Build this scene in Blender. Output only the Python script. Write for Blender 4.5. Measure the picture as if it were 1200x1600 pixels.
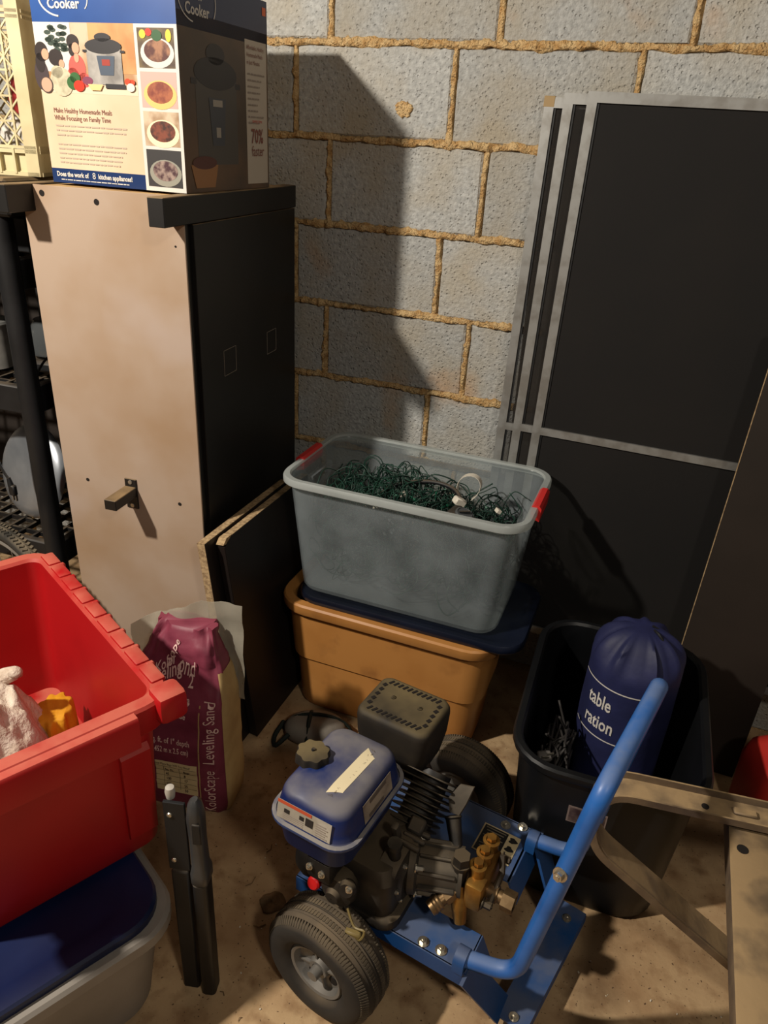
import bpy, bmesh, math, random
from mathutils import Vector, Matrix, noise
random.seed(7)
S = bpy.context.scene
COL = S.collection
for o in list(bpy.data.objects): bpy.data.objects.remove(o)

# ------------------------------------------------------------------ camera, world, lamp, exposure
CAM = Vector((.8809, -1.8816, 1.429))
AX = Vector((.93033272, .36277509, .05362155)); AY = Vector((-.20850874, .40300088, .89113097)); AZ = Vector((-.30167059, .84022885, -.45056668))
cd = bpy.data.cameras.new('camera'); co = bpy.data.objects.new('camera', cd); COL.objects.link(co)
M = Matrix((AX, AY, -AZ)).transposed().to_4x4(); M.translation = CAM
co.matrix_world = M
cd.sensor_fit = 'VERTICAL'; cd.sensor_height = 36.0; cd.lens = 36.0 * 1156.63 / 1600.0; cd.clip_start = .02
S.camera = co
W = bpy.data.worlds.new('world'); S.world = W; W.use_nodes = True
W.node_tree.nodes['Background'].inputs[0].default_value = (1.0, .84, .70, 1); W.node_tree.nodes['Background'].inputs[1].default_value = .06
def lamp(name, loc, power, col, radius):
    l = bpy.data.lights.new(name, 'POINT'); l.energy = power; l.color = col; l.shadow_soft_size = radius
    o = bpy.data.objects.new(name, l); COL.objects.link(o); o.location = loc; return o
lamp('ceiling_bulb', (-.74, -2.04, 2.30), 275, (1.0, .91, .79), .045)
lamp('second_bulb', (1.75, -2.35, 2.35), 52, (1.0, .90, .77), .10)
S.view_settings.view_transform = 'Standard'; S.view_settings.look = 'None'; S.view_settings.gamma = 1; S.view_settings.exposure = 0.0
S.view_settings.use_curve_mapping = False

# ------------------------------------------------------------------ helpers
def lin(c): return tuple(((v/255.)/12.92 if v/255. <= .04045 else ((v/255.+.055)/1.055)**2.4) for v in c)
class NT:
    def __init__(s, m): s.t = m.node_tree; s.n = s.t.nodes; s.l = s.t.links
    def new(s, k, **kw):
        n = s.n.new(k)
        for a, v in kw.items():
            if a.startswith('i_'): n.inputs[a[2:].replace('_', ' ')].default_value = v
            else: setattr(n, a, v)
        return n
    def link(s, a, b): s.l.new(a, b)
MATS = {}
def mat(name, col, rough=.6, metal=0., col2=None, scale=8., detail=4., thr=(.4, .62), bump=0., bscale=60., dust=None, damt=.8, dscale=14., spec=.4, coords='Object', rnd=0., trans=0., alpha=1., stain=None, sscale=3.):
    """plain principled surface: two-tone noise, fine relief, dust settled on upward faces"""
    if name in MATS: return MATS[name]
    m = bpy.data.materials.new(name); m.use_nodes = True; N = NT(m)
    p = N.n['Principled BSDF']; p.inputs['Roughness'].default_value = rough; p.inputs['Metallic'].default_value = metal
    p.inputs['Specular IOR Level'].default_value = spec
    tc = N.new('ShaderNodeTexCoord'); out = tc.outputs[coords]
    c = lin(col) + (1,)
    p.inputs['Base Color'].default_value = c; cur = None
    def rgb(cc): 
        n = N.new('ShaderNodeRGB'); n.outputs[0].default_value = lin(cc) + (1,); return n.outputs[0]
    cur = rgb(col)
    def mix(fac, A, B):
        n = N.new('ShaderNodeMix', data_type='RGBA'); N.link(fac, n.inputs[0]); N.link(A, n.inputs[6]); N.link(B, n.inputs[7]); return n.outputs[2]
    def nz(sc, lo, hi, det=4.):
        n = N.new('ShaderNodeTexNoise'); n.inputs['Scale'].default_value = sc; n.inputs['Detail'].default_value = det; N.link(out, n.inputs['Vector'])
        r = N.new('ShaderNodeMapRange'); r.inputs[1].default_value = lo; r.inputs[2].default_value = hi; N.link(n.outputs[0], r.inputs[0]); return r.outputs[0]
    if col2 is not None: cur = mix(nz(scale, thr[0], thr[1], detail), cur, rgb(col2))
    if stain is not None: cur = mix(nz(sscale, .56, .74, 3.), cur, rgb(stain))
    if rnd:
        oi = N.new('ShaderNodeObjectInfo'); r = N.new('ShaderNodeMapRange'); r.inputs[3].default_value = 1-rnd; r.inputs[4].default_value = 1+rnd; N.link(oi.outputs['Random'], r.inputs[0])
        h = N.new('ShaderNodeHueSaturation'); N.link(r.outputs[0], h.inputs['Value']); N.link(cur, h.inputs['Color']); cur = h.outputs[0]
    if dust is not None:
        g = N.new('ShaderNodeNewGeometry'); sx = N.new('ShaderNodeSeparateXYZ'); N.link(g.outputs['Normal'], sx.inputs[0])
        r = N.new('ShaderNodeMapRange'); r.inputs[1].default_value = .35; r.inputs[2].default_value = .95; r.inputs[4].default_value = damt; N.link(sx.outputs[2], r.inputs[0])
        mm = N.new('ShaderNodeMath', operation='MULTIPLY'); N.link(r.outputs[0], mm.inputs[0]); N.link(nz(dscale, .3, .55), mm.inputs[1])
        cur = mix(mm.outputs[0], cur, rgb(dust))
        rr = N.new('ShaderNodeMapRange'); rr.inputs[3].default_value = rough; rr.inputs[4].default_value = .9; N.link(mm.outputs[0], rr.inputs[0]); N.link(rr.outputs[0], p.inputs['Roughness'])
    N.link(cur, p.inputs['Base Color'])
    if bump:
        n = N.new('ShaderNodeTexNoise'); n.inputs['Scale'].default_value = bscale; n.inputs['Detail'].default_value = 5; N.link(out, n.inputs['Vector'])
        b = N.new('ShaderNodeBump'); b.inputs['Strength'].default_value = bump; b.inputs['Distance'].default_value = .004; N.link(n.outputs[0], b.inputs['Height']); N.link(b.outputs[0], p.inputs['Normal'])
    if trans: p.inputs['Transmission Weight'].default_value = trans
    if alpha < 1: p.inputs['Alpha'].default_value = alpha
    MATS[name] = m
    return m

def frosted(name, col, clear=.35, rough=.35):
    """milky translucent plastic: part see-through, part diffuse and translucent, with a gloss"""
    if name in MATS: return MATS[name]
    m = bpy.data.materials.new(name); m.use_nodes = True; N = NT(m); p = N.n['Principled BSDF']; out = N.n['Material Output']
    c = lin(col) + (1,)
    p.inputs['Base Color'].default_value = c; p.inputs['Roughness'].default_value = rough
    tl = N.new('ShaderNodeBsdfTranslucent'); tl.inputs[0].default_value = c
    tp = N.new('ShaderNodeBsdfTransparent'); tp.inputs[0].default_value = (.93, .94, .92, 1)
    tc = N.new('ShaderNodeTexCoord'); nz = N.new('ShaderNodeTexNoise'); nz.inputs['Scale'].default_value = 9; nz.inputs['Detail'].default_value = 4; N.link(tc.outputs['Object'], nz.inputs['Vector'])
    r = N.new('ShaderNodeMapRange'); r.inputs[1].default_value = .3; r.inputs[2].default_value = .7; r.inputs[3].default_value = clear-.1; r.inputs[4].default_value = clear+.1; N.link(nz.outputs[0], r.inputs[0])
    a = N.new('ShaderNodeMixShader'); a.inputs[0].default_value = .4; N.link(p.outputs[0], a.inputs[1]); N.link(tl.outputs[0], a.inputs[2])
    b = N.new('ShaderNodeMixShader'); N.link(r.outputs[0], b.inputs[0]); N.link(a.outputs[0], b.inputs[1]); N.link(tp.outputs[0], b.inputs[2])
    N.link(b.outputs[0], out.inputs[0]); MATS[name] = m
    return m

V3 = lambda *a: Vector(a)
def rrect(w, d, r, n=5):
    """rounded rectangle, counter-clockwise from +x side"""
    r = min(r, w/2-1e-4, d/2-1e-4); pts = []
    for cx, cy, a0 in ((w/2-r, d/2-r, 0), (-w/2+r, d/2-r, 90), (-w/2+r, -d/2+r, 180), (w/2-r, -d/2+r, 270)):
        for i in range(n+1):
            a = math.radians(a0 + 90*i/n); pts.append((cx+r*math.cos(a), cy+r*math.sin(a)))
    return pts
class MB:
    def __init__(s): s.bm = bmesh.new(); s.T = Matrix.Identity(4)
    def v(s, p): return s.bm.verts.new(s.T @ Vector(p))
    def face(s, vs):
        try: return s.bm.faces.new(vs)
        except ValueError: return None
    def poly(s, pts): s.face([s.v(p) for p in pts]); return s
    def box(s, c, size, rot=None, bevel=0., seg=1):
        b = bmesh.new(); bmesh.ops.create_cube(b, size=1.)
        bmesh.ops.scale(b, vec=size, verts=b.verts)
        if bevel: bmesh.ops.bevel(b, geom=b.edges[:], offset=bevel, segments=seg, affect='EDGES', profile=.5)
        R = (rot if rot is not None else Matrix.Identity(3)).to_4x4(); R.translation = Vector(c)
        s.merge(b, R); return s
    def merge(s, b, Mx=None):
        mp = {}
        for v in b.verts: mp[v] = s.v((Mx @ v.co) if Mx is not None else v.co)
        for f in b.faces: s.face([mp[v] for v in f.verts])
        b.free()
    def loft(s, rings, c0=True, c1=True, closed=True):
        R = [[s.v(p) for p in r] for r in rings]; n = len(R[0])
        for i in range(len(R)-1):
            for j in range(n if closed else n-1):
                k = (j+1) % n; s.face([R[i][j], R[i][k], R[i+1][k], R[i+1][j]])
        if c0: s.face(R[0][::-1])
        if c1: s.face(R[-1])
        return s
    def cyl(s, p0, p1, r0, r1=None, n=16, caps=True):
        p0, p1 = Vector(p0), Vector(p1); r1 = r0 if r1 is None else r1
        d = (p1-p0).normalized(); u = d.orthogonal().normalized(); w = d.cross(u)
        rg = lambda p, r: [p + (u*math.cos(2*math.pi*i/n) + w*math.sin(2*math.pi*i/n))*r for i in range(n)]
        return s.loft([rg(p0, r0), rg(p1, r1)], caps, caps)
    def lathe(s, prof, p, axis, n=32, caps=False):
        """prof: (radius, offset along axis)"""
        p = Vector(p); d = Vector(axis).normalized(); u = d.orthogonal().normalized(); w = d.cross(u)
        return s.loft([[p + d*z + (u*math.cos(2*math.pi*i/n) + w*math.sin(2*math.pi*i/n))*r for i in range(n)] for r, z in prof], caps, caps)
    def tube(s, pts, r, n=8, closed=False, caps=True, rad=None):
        P = [Vector(p) for p in pts]; m = len(P); rings = []; u = None
        for i in range(m):
            t = (P[(i+1) % m]-P[i-1]) if closed else (P[min(i+1, m-1)]-P[max(i-1, 0)])
            if t.length < 1e-9: t = Vector((0, 0, 1))
            t.normalize()
            if u is None: u = t.orthogonal().normalized()
            u = (u - t*u.dot(t)); u = u.normalized() if u.length > 1e-6 else t.orthogonal().normalized()
            w = t.cross(u); rr = rad[i] if rad else r
            rings.append([P[i] + (u*math.cos(2*math.pi*k/n) + w*math.sin(2*math.pi*k/n))*rr for k in range(n)])
        if closed: rings.append(rings[0])
        return s.loft(rings, caps and not closed, caps and not closed)
    def prism(s, poly, z0, z1, Mx=None):
        Mx = Mx or Matrix.Identity(4)
        return s.loft([[Mx @ Vector((x, y, z0)) for x, y in poly], [Mx @ Vector((x, y, z1)) for x, y in poly]])
    def build(s, name, m, parent=None, smooth=True, angle=38, loc=None):
        bmesh.ops.recalc_face_normals(s.bm, faces=s.bm.faces[:])
        me = bpy.data.meshes.new(name); s.bm.to_mesh(me); s.bm.free()
        return link(name, me, m, parent, smooth, angle, loc)
def link(name, me, m, parent=None, smooth=True, angle=38, loc=None):
    if m and not me.materials: me.materials.append(m)
    if smooth and len(me.polygons):
        me.polygons.foreach_set('use_smooth', [True]*len(me.polygons)); me.set_sharp_from_angle(angle=math.radians(angle))
    o = bpy.data.objects.new(name, me); COL.objects.link(o); o.parent = parent
    if loc is not None: o.location = loc
    return o
def tag(o, label, cat, group=None):
    o['label'] = label; o['category'] = cat
    if group: o['group'] = group
    return o
def thing(name, label, cat, loc=(0, 0, 0), rz=0., group=None):
    o = bpy.data.objects.new(name, None); COL.objects.link(o); o.location = loc; o.rotation_euler = (0, 0, rz); o.empty_display_size = .05
    return tag(o, label, cat, group)
def catmull(pts, sub=6, closed=False):
    P = [Vector(p) for p in pts]; n = len(P); out = []
    for i in range(n if closed else n-1):
        g = (lambda k: P[k % n]) if closed else (lambda k: P[max(0, min(n-1, k))])
        a, b, c, d = g(i-1), g(i), g(i+1), g(i+2)
        for j in range(sub):
            t = j/sub; out.append(.5*((2*b) + (c-a)*t + (2*a-5*b+4*c-d)*t*t + (3*b-a-3*c+d)*t**3))
    if not closed: out.append(P[-1])
    return out
def fillet(pts, r, n=6):
    """polyline with rounded corners"""
    P = [Vector(p) for p in pts]; out = [P[0]]
    for i in range(1, len(P)-1):
        a = (P[i-1]-P[i]).normalized(); b = (P[i+1]-P[i]).normalized(); p0 = P[i]+a*r; p1 = P[i]+b*r
        for k in range(n+1):
            t = k/n; out.append((1-t)**2*p0 + 2*t*(1-t)*P[i] + t*t*p1)
    out.append(P[-1]); return out
_fc = {}
def text_mesh(s, size, align='LEFT', bold=0.):
    cu = bpy.data.curves.new('t', 'FONT'); cu.body = s; cu.size = size; cu.align_x = align; cu.offset = bold; cu.resolution_u = 2
    o = bpy.data.objects.new('t', cu); me = bpy.data.meshes.new_from_object(o); bpy.data.objects.remove(o); bpy.data.curves.remove(cu); return me
def put_text(name, s, size, m, parent, frame, u, v, off=.0006, align='LEFT', rot=0., sx=1., bold=0., warp=None):
    """flat lettering lying on a face: frame = (origin, U, V, N) in the parent's space"""
    O, U, Vv, Nn = frame; me = text_mesh(s, size, align, bold); c, sn = math.cos(rot), math.sin(rot)
    for vt in me.vertices:
        x, y = vt.co.x*sx, vt.co.y; x, y = u + x*c - y*sn, v + x*sn + y*c
        vt.co = warp(x, y) if warp else O + U*x + Vv*y + Nn*off
    return link(name, me, m, parent, smooth=False)
def patch(name, polys, m, parent, frame, off=.0004):
    O, U, Vv, Nn = frame; b = MB()
    for pl in polys: b.poly([O + U*x + Vv*y + Nn*off for x, y in pl])
    me = bpy.data.meshes.new(name); b.bm.to_mesh(me); b.bm.free(); return link(name, me, m, parent, smooth=False)
R4 = lambda x0, y0, x1, y1: [(x0, y0), (x1, y0), (x1, y1), (x0, y1)]
def ell(cx, cy, rx, ry, n=20, a0=0, a1=360): return [(cx+rx*math.cos(math.radians(a0+(a1-a0)*i/(n if a1-a0 >= 360 else n-1))), cy+ry*math.sin(math.radians(a0+(a1-a0)*i/(n if a1-a0 >= 360 else n-1)))) for i in range(n)]
fr = lambda O, U, Vv: (Vector(O), Vector(U).normalized(), Vector(Vv).normalized(), Vector(U).normalized().cross(Vector(Vv).normalized()))
rotz = lambda a: Matrix.Rotation(a, 3, 'Z')
def nse(p, s=1.): return noise.noise(Vector(p)*s)

# ------------------------------------------------------------------ materials
def concrete_block_mat():
    m = bpy.data.materials.new('concrete_block'); m.use_nodes = True; N = NT(m); p = N.n['Principled BSDF']; p.inputs['Roughness'].default_value = .95; p.inputs['Specular IOR Level'].default_value = .15
    g = N.new('ShaderNodeNewGeometry'); P = g.outputs['Position']
    def nz(sc, det=4., lo=.35, hi=.65, o3=0, o4=1, w=None):
        n = N.new('ShaderNodeTexNoise'); n.inputs['Scale'].default_value = sc; n.inputs['Detail'].default_value = det; N.link(P, n.inputs['Vector'])
        r = N.new('ShaderNodeMapRange'); r.inputs[1].default_value = lo; r.inputs[2].default_value = hi; r.inputs[3].default_value = o3; r.inputs[4].default_value = o4; N.link(n.outputs[0], r.inputs[0]); return r.outputs[0]
    def mix(f, A, B):
        n = N.new('ShaderNodeMix', data_type='RGBA'); N.link(f, n.inputs[0])
        for s_, k in ((A, 6), (B, 7)):
            if isinstance(s_, tuple): n.inputs[k].default_value = lin(s_) + (1,)
            else: N.link(s_, n.inputs[k])
        return n.outputs[2]
    c = mix(nz(90, 3, .3, .7), (146, 147, 145), (176, 177, 174))
    c = mix(nz(6, 4, .42, .7), c, (160, 152, 136))
    c = mix(nz(3.1, 5, .60, .72, 0, .75), c, (176, 136, 92))
    # open pits of the block face
    v = N.new('ShaderNodeTexVoronoi'); v.inputs['Scale'].default_value = 95; N.link(P, v.inputs['Vector'])
    pr = N.new('ShaderNodeMapRange'); pr.inputs[1].default_value = .12; pr.inputs[2].default_value = .30; N.link(v.outputs[0], pr.inputs[0])
    oi = N.new('ShaderNodeObjectInfo'); r = N.new('ShaderNodeMapRange'); r.inputs[3].default_value = .88; r.inputs[4].default_value = 1.06; N.link(oi.outputs['Random'], r.inputs[0])
    h = N.new('ShaderNodeHueSaturation'); N.link(r.outputs[0], h.inputs['Value']); N.link(c, h.inputs['Color']); N.link(h.outputs[0], p.inputs['Base Color'])
    n2 = N.new('ShaderNodeTexNoise'); n2.inputs['Scale'].default_value = 130; n2.inputs['Detail'].default_value = 6; N.link(P, n2.inputs['Vector'])
    ad = N.new('ShaderNodeMath', operation='MULTIPLY_ADD'); ad.inputs[1].default_value = .55; N.link(pr.outputs[0], ad.inputs[0]); N.link(n2.outputs[0], ad.inputs[2])
    b = N.new('ShaderNodeBump'); b.inputs['Strength'].default_value = .75; b.inputs['Distance'].default_value = .006; N.link(ad.outputs[0], b.inputs['Height']); N.link(b.outputs[0], p.inputs['Normal'])
    return m
def floor_mat():
    m = bpy.data.materials.new('dirty_concrete_floor'); m.use_nodes = True; N = NT(m); p = N.n['Principled BSDF']; p.inputs['Roughness'].default_value = .8; p.inputs['Specular IOR Level'].default_value = .25
    g = N.new('ShaderNodeNewGeometry'); P = g.outputs['Position']
    def nz(sc, lo, hi, det=6., o4=1):
        n = N.new('ShaderNodeTexNoise'); n.inputs['Scale'].default_value = sc; n.inputs['Detail'].default_value = det; N.link(P, n.inputs['Vector'])
        r = N.new('ShaderNodeMapRange'); r.inputs[1].default_value = lo; r.inputs[2].default_value = hi; r.inputs[4].default_value = o4; N.link(n.outputs[0], r.inputs[0]); return n.outputs[0], r.outputs[0]
    def mix(f, A, B):
        n = N.new('ShaderNodeMix', data_type='RGBA'); N.link(f, n.inputs[0])
        for s_, k in ((A, 6), (B, 7)):
            if isinstance(s_, tuple): n.inputs[k].default_value = lin(s_) + (1,)
            else: N.link(s_, n.inputs[k])
        return n.outputs[2]
    c = mix(nz(7, .35, .65)[1], (156, 126, 92), (186, 158, 120))
    c = mix(nz(22, .5, .7)[1], c, (140, 110, 78))
    c = mix(nz(3.2, .55, .72)[1], c, (120, 96, 70))
    c = mix(nz(150, .66, .72, 2.)[1], c, (86, 66, 48))
    N.link(c, p.inputs['Base Color'])
    a = nz(60, 0, 1)[0]; b = N.new('ShaderNodeBump'); b.inputs['Strength'].default_value = .35; b.inputs['Distance'].default_value = .004; N.link(a, b.inputs['Height']); N.link(b.outputs[0], p.inputs['Normal'])
    return m
m_block = concrete_block_mat(); m_floor = floor_mat()
m_mortar = mat('mortar', (208, 178, 130), .95, col2=(184, 146, 96), scale=55, bump=1., bscale=190, spec=.1)
for n_ in m_mortar.node_tree.nodes:
    if n_.type == 'BUMP': n_.inputs['Distance'].default_value = .012
DUST = (150, 128, 98)
m_black = mat('black_wood', (18, 17, 16), .45, col2=(24, 22, 21), scale=5, dust=(150, 124, 88), damt=.9, dscale=9)
m_blackpl = mat('black_plastic', (18, 19, 21), .5, col2=(25, 26, 28), scale=12, dust=(110, 96, 78), damt=.5)
m_board = mat('hardboard', (166, 146, 128), .75, col2=(154, 128, 102), scale=4, thr=(.42, .68), stain=(172, 156, 146), sscale=3.2)
m_boardtop = mat('dusty_board_edge', (200, 166, 112), .85, col2=(170, 136, 92), scale=20)
m_hole = mat('dark_hole', (22, 16, 12), .9)
m_steel = mat('bright_screw', (170, 165, 155), .35, .8)
m_white = mat('print_white', (204, 199, 192), .5)
m_blueprint = mat('print_blue', (34, 70, 132), .35, col2=(44, 84, 150), scale=5)
m_navyprint = mat('print_navy', (26, 48, 92), .35)
m_cream = mat('print_cream', (212, 190, 162), .5, col2=(204, 178, 148), scale=6)
m_brown = mat('print_brown_text', (120, 70, 60), .6)
m_grey = mat('print_grey_text', (140, 128, 118), .6)
m_alu = mat('mill_aluminium', (150, 150, 147), .42, .5, col2=(132, 130, 125), scale=30)
m_chrome = mat('zinc_bolt', (190, 184, 170), .3, .9)

# ------------------------------------------------------------------ setting: floor and block wall
b = MB(); b.box((0.3, -1.6, -.03), (6, 4.6, .06)); fo = b.build('floor', m_floor); fo['kind'] = 'structure'
L, H = .4064, .2032; ZT = 1.6255
b = MB(); b.box((.3, .13, 1.2), (6, .25, 2.4)); wall = b.build('wall_back', m_mortar, smooth=False); wall['kind'] = 'structure'
def block_mesh(seed, w=L-.014, h=H-.012):
    rr = random.Random(seed); bb = bmesh.new(); bmesh.ops.create_cube(bb, size=1.); bmesh.ops.scale(bb, vec=(w, .05, h), verts=bb.verts)
    bmesh.ops.bevel(bb, geom=[e for e in bb.edges if all(v.co.y < 0 for v in e.verts)], offset=.004, segments=1, affect='EDGES')
    for v in bb.verts: v.co += Vector((rr.uniform(-1, 1), 0, rr.uniform(-1, 1)))*.0018
    me = bpy.data.meshes.new('concrete_block'); bb.to_mesh(me); bb.free(); me.materials.append(m_block); return me
BLK = [block_mesh(i) for i in range(6)]
def mortar_strip(p0, p1, wid, seed, proud=.006):
    """lumpy squeezed-out mortar along a joint, in the wall plane"""
    rr = random.Random(seed); p0, p1 = Vector(p0), Vector(p1); d = (p1-p0); n = max(8, int(d.length/.006)); d.normalize(); s = Vector((-d.z, 0, d.x)); bb = MB(); rows = []
    for i in range(n+1):
        c = p0.lerp(p1, i/n); q = c*9 + Vector((seed*3.1, 0, 0))
        w1 = wid*(.55 + .5*nse(q, 1.6) + .4*nse(q, 6) + .35*nse(q, 19)); w2 = wid*(.55 + .5*nse(q + Vector((5, 0, 2)), 2.0) + .22*nse(q + Vector((1, 7, 2)), 7))
        hh = proud*(.9 + .8*nse(q, 3.) + .9*nse(q, 9) + .7*nse(q, 23))
        rows.append([bb.v(c + s*w1 + V3(0, .004, 0)), bb.v(c + s*w1*.75 - V3(0, hh*.8, 0)), bb.v(c + s*wid*.25*nse(q, 13) - V3(0, hh*(1.0+.8*nse(q, 17)), 0)), bb.v(c - s*w2*.75 - V3(0, hh*.8, 0)), bb.v(c - s*w2 + V3(0, .004, 0))])
    for i in range(n):
        for j in range(4): bb.face([rows[i][j], rows[i][j+1], rows[i+1][j+1], rows[i+1][j]])
    return bb.build('mortar_joint', m_mortar, wall, smooth=True, angle=70)
nb = 0
for k in range(-3, 8):                                   # course k lies between bed joints k and k+1
    z1 = ZT - k*H; z0 = z1 - H; off = 0. if (k % 2) else -.0941
    for j in range(-7, 8):
        x0 = off + j*L
        if x0 > 2.85 or x0 < -2.68: continue
        o = bpy.data.objects.new('concrete_block', BLK[nb % 6]); nb += 1; COL.objects.link(o); o.parent = wall
        o.location = (x0 + L/2, .0248 + random.uniform(-.001, .001), (z0+z1)/2); o.rotation_euler = (0, random.uniform(-.003, .003), 0)
        if -1.6 < x0 < 2.2: mortar_strip((x0 + random.uniform(-.003, .003), -.0, z0+.004), (x0 + random.uniform(-.003, .003), -.0, z1-.004), .0118, 100+nb, .005)
    if k > -3: mortar_strip((-2.65, 0, z1), (3.2, 0, z1), .0165, k+7, .0075)
b = MB()                                                 # dab of mortar stuck on a block face
b.loft([[Vector((.195 + math.cos(a)*r*(1.1+.5*nse((math.cos(a)*2, math.sin(a)*2, 3)) + .3*nse((math.cos(a)*6, math.sin(a)*6, 1))), -.001 - y*(1+.8*nse((a*2, r*90, 4))), 1.492 + math.sin(a)*r*.75*(1.1+.5*nse((math.cos(a)*2, math.sin(a)*2, 8)) + .3*nse((math.cos(a)*6, 2, math.sin(a)*6))))) for a in [i*math.pi/16 for i in range(32)]] for r, y in ((.021, -.004), (.019, .003), (.013, .004), (.007, .0035), (.002, .004))])
b.build('mortar_dab', m_mortar, wall)

# ------------------------------------------------------------------ tall cabinet with bare hardboard face
CW, CDp, CH, CPR, CBZ, CTH = .367, .545, 1.31, .077, .052, .082
cab = thing('storage_cabinet', 'tall black narrow cabinet with bare tan hardboard front and one peg bracket', 'cabinet', (-.2326, -.3366, 0), CTH)
hw, hd = CW/2, CDp/2
b = MB(); b.box((0, .002, (CH-CBZ)/2), (CW-.012, CDp-.008, CH-CBZ-.002)); b.build('carcass', m_black, cab, smooth=False)
b = MB(); b.box((0, -hd+.002, CH/2), (CW-.002, .005, CH-.004), bevel=.0008); b.build('front_board', m_board, cab, smooth=False)
b = MB(); b.box((0, .005, CH-CBZ/2-.001), (CW-.06, CDp-.004, CBZ-.006)); b.build('top_panel', m_boardtop, cab, smooth=False)
b = MB(); b.box((hw-.003, .014, (CH-CBZ)/2), (.011, CDp-.032, CH-CBZ-.004), bevel=.001); sp = b.build('side_panel', m_black, cab, smooth=False)
b = MB(); b.box((-hw+.003, .014, (CH-CBZ)/2), (.011, CDp-.032, CH-CBZ-.004), bevel=.001); b.build('side_panel', m_black, cab, smooth=False)
for sx in (1, -1):
    b = MB(); b.box((sx*(hw-.012), -CPR/2, CH-CBZ/2), (.034, CDp+CPR, CBZ), bevel=.0015); b.build('top_rail', m_black, cab, smooth=False)
def hole(x, z, r):
    b = MB(); b.lathe([(r, -.0006), (r*.9, .0004), (.0004, .0008)], (x, -hd-.0006, z), (0, 1, 0), 12, True); b.build('screw_hole', m_hole, cab)
for x, z, r in ((.049, 1.293, .0062), (.175, 1.285, .006), (.064, .662, .0045), (.309, .6435, .0045), (.345, 1.216, .0022)): hole(x-hw, z, r)
br = MB(); br.box((0, -hd-.002, .648), (.031, .004, .076), bevel=.001); brk = br.build('bracket_plate', m_black, cab, smooth=False)
b = MB(); b.box((-.001, -hd-.044, .654), (.030, .082, .025), bevel=.0012); b.build('bracket_arm', m_black, brk, smooth=False)
for z in (.678, .618):
    b = MB(); b.lathe([(.0055, 0), (.005, .0018), (.001, .0022)], (0, -hd-.004, z), (0, -1, 0), 12, True); b.build('screw', m_steel, brk)
m_outline = mat('sticker_residue', (120, 112, 100), .7)
for y0, z0, y1, z1 in ((.131, .922, .19, .98), (.362, .918, .416, .974)):
    b = MB(); y0 -= hd; y1 -= hd; t = .0013
    for c, s_ in (((y0+y1)/2, z0), ((y0+y1)/2, z1)): b.box((hw+.0028, c, s_), (.0006, y1-y0, t))
    for c, s_ in ((y0, (z0+z1)/2), (y1, (z0+z1)/2)): b.box((hw+.0028, c, s_), (.0006, t, z1-z0))
    b.build('sticker_outline', m_outline, cab, smooth=False)

# ------------------------------------------------------------------ pressure cooker carton on the cabinet
BW, BD, BH = .318, .345, .362
box = thing('cooker_carton', 'blue and cream printed pressure cooker carton on top of the cabinet', 'box', (-.209, -.386, CH+.001), .03)
b = MB(); b.box((0, 0, BH/2), (BW, BD, BH), bevel=.0015); b.build('carton_body', mat('carton', (206, 188, 160), .6), box, smooth=False)
F0 = fr((-BW/2, -BD/2, 0), (1, 0, 0), (0, 0, 1)); F1 = fr((BW/2, -BD/2, 0), (0, 1, 0), (0, 0, 1))
def P(name, polys, m, f=F0, k=1):
    if name.startswith(('photo_', 'family_')) and name != 'photo_strip': polys = [[(x, .163 + (y-.155)*.784) for x, y in pl] for pl in polys]
    if len(polys) <= 8:
        for pl in polys[:-1]: patch(name, [pl], m, box, f, .0003*k)
        polys = polys[-1:]
    return patch(name, polys, m, box, f, .0003*k)
P('top_band', [R4(0, .279, BW, BH)], m_blueprint)
P('text_panel', [R4(0, .027, .226, .163)], m_cream)
P('bottom_band', [R4(0, 0, .226, .027)], m_navyprint)
P('family_photo', [R4(0, .155, .226, .303)], mat('photo_backdrop', (196, 172, 146), .5, col2=(170, 128, 88), scale=9, thr=(.45, .55)))
# scene inside the printed photo
P('photo_wall', [R4(0, .2, .085, .303)], mat('photo_wallprint', (205, 200, 192), .5), k=2)
P('photo_cupboard', [R4(.125, .2, .226, .303)], mat('photo_wood', (176, 122, 72), .5, col2=(200, 150, 98), scale=14), k=2)
P('photo_counter', [R4(0, .155, .226, .178)], mat('photo_counter', (214, 194, 168), .5), k=2)
P('photo_plant', [ell(.05+random.uniform(-.018, .022), .27+random.uniform(-.03, .026), .008, .005, 8) for i in range(26)], mat('photo_leaf', (52, 66, 56), .5), k=3)
mh = mat('photo_hair', (40, 30, 28), .5); msk = mat('photo_skin', (206, 150, 122), .5)
pq = lambda x, y, rx, ry: ell((x-52)*.0014, .303-(y-27)*.00131, rx*.0014, ry*.00131, 22)
P('photo_dark_top', [pq(57, 112, 12, 26)], mat('photo_dark_top', (62, 50, 52), .5), k=3)
P('photo_coral_shirt', [pq(118, 100, 14, 24), pq(110, 112, 10, 14), pq(128, 118, 10, 12)], mat('photo_coral', (206, 86, 76), .5), k=3)
P('photo_hair', [pq(61, 74, 11, 16), pq(57, 92, 8, 16), pq(84, 83, 12, 14), pq(115, 57, 10, 12), pq(112, 70, 5, 10)], mh, k=4)
P('photo_faces', [pq(67, 78, 6, 9), pq(93, 93, 4.5, 7), pq(119, 67, 6, 9), pq(119, 82, 4, 8)], msk, k=5)
P('photo_shirt', [pq(90, 122, 19, 24), pq(84, 106, 10, 10)], mat('photo_shirt', (190, 182, 154), .5, col2=(164, 156, 130), scale=90), k=6)
P('photo_chair', [pq(64, 128, 11, 14)], mat('photo_chair', (70, 56, 50), .5), k=7)
P('photo_chair_back', [pq(64, 128, 9, 12)], mat('photo_chair_skin', (190, 150, 126), .5), k=8)
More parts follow.
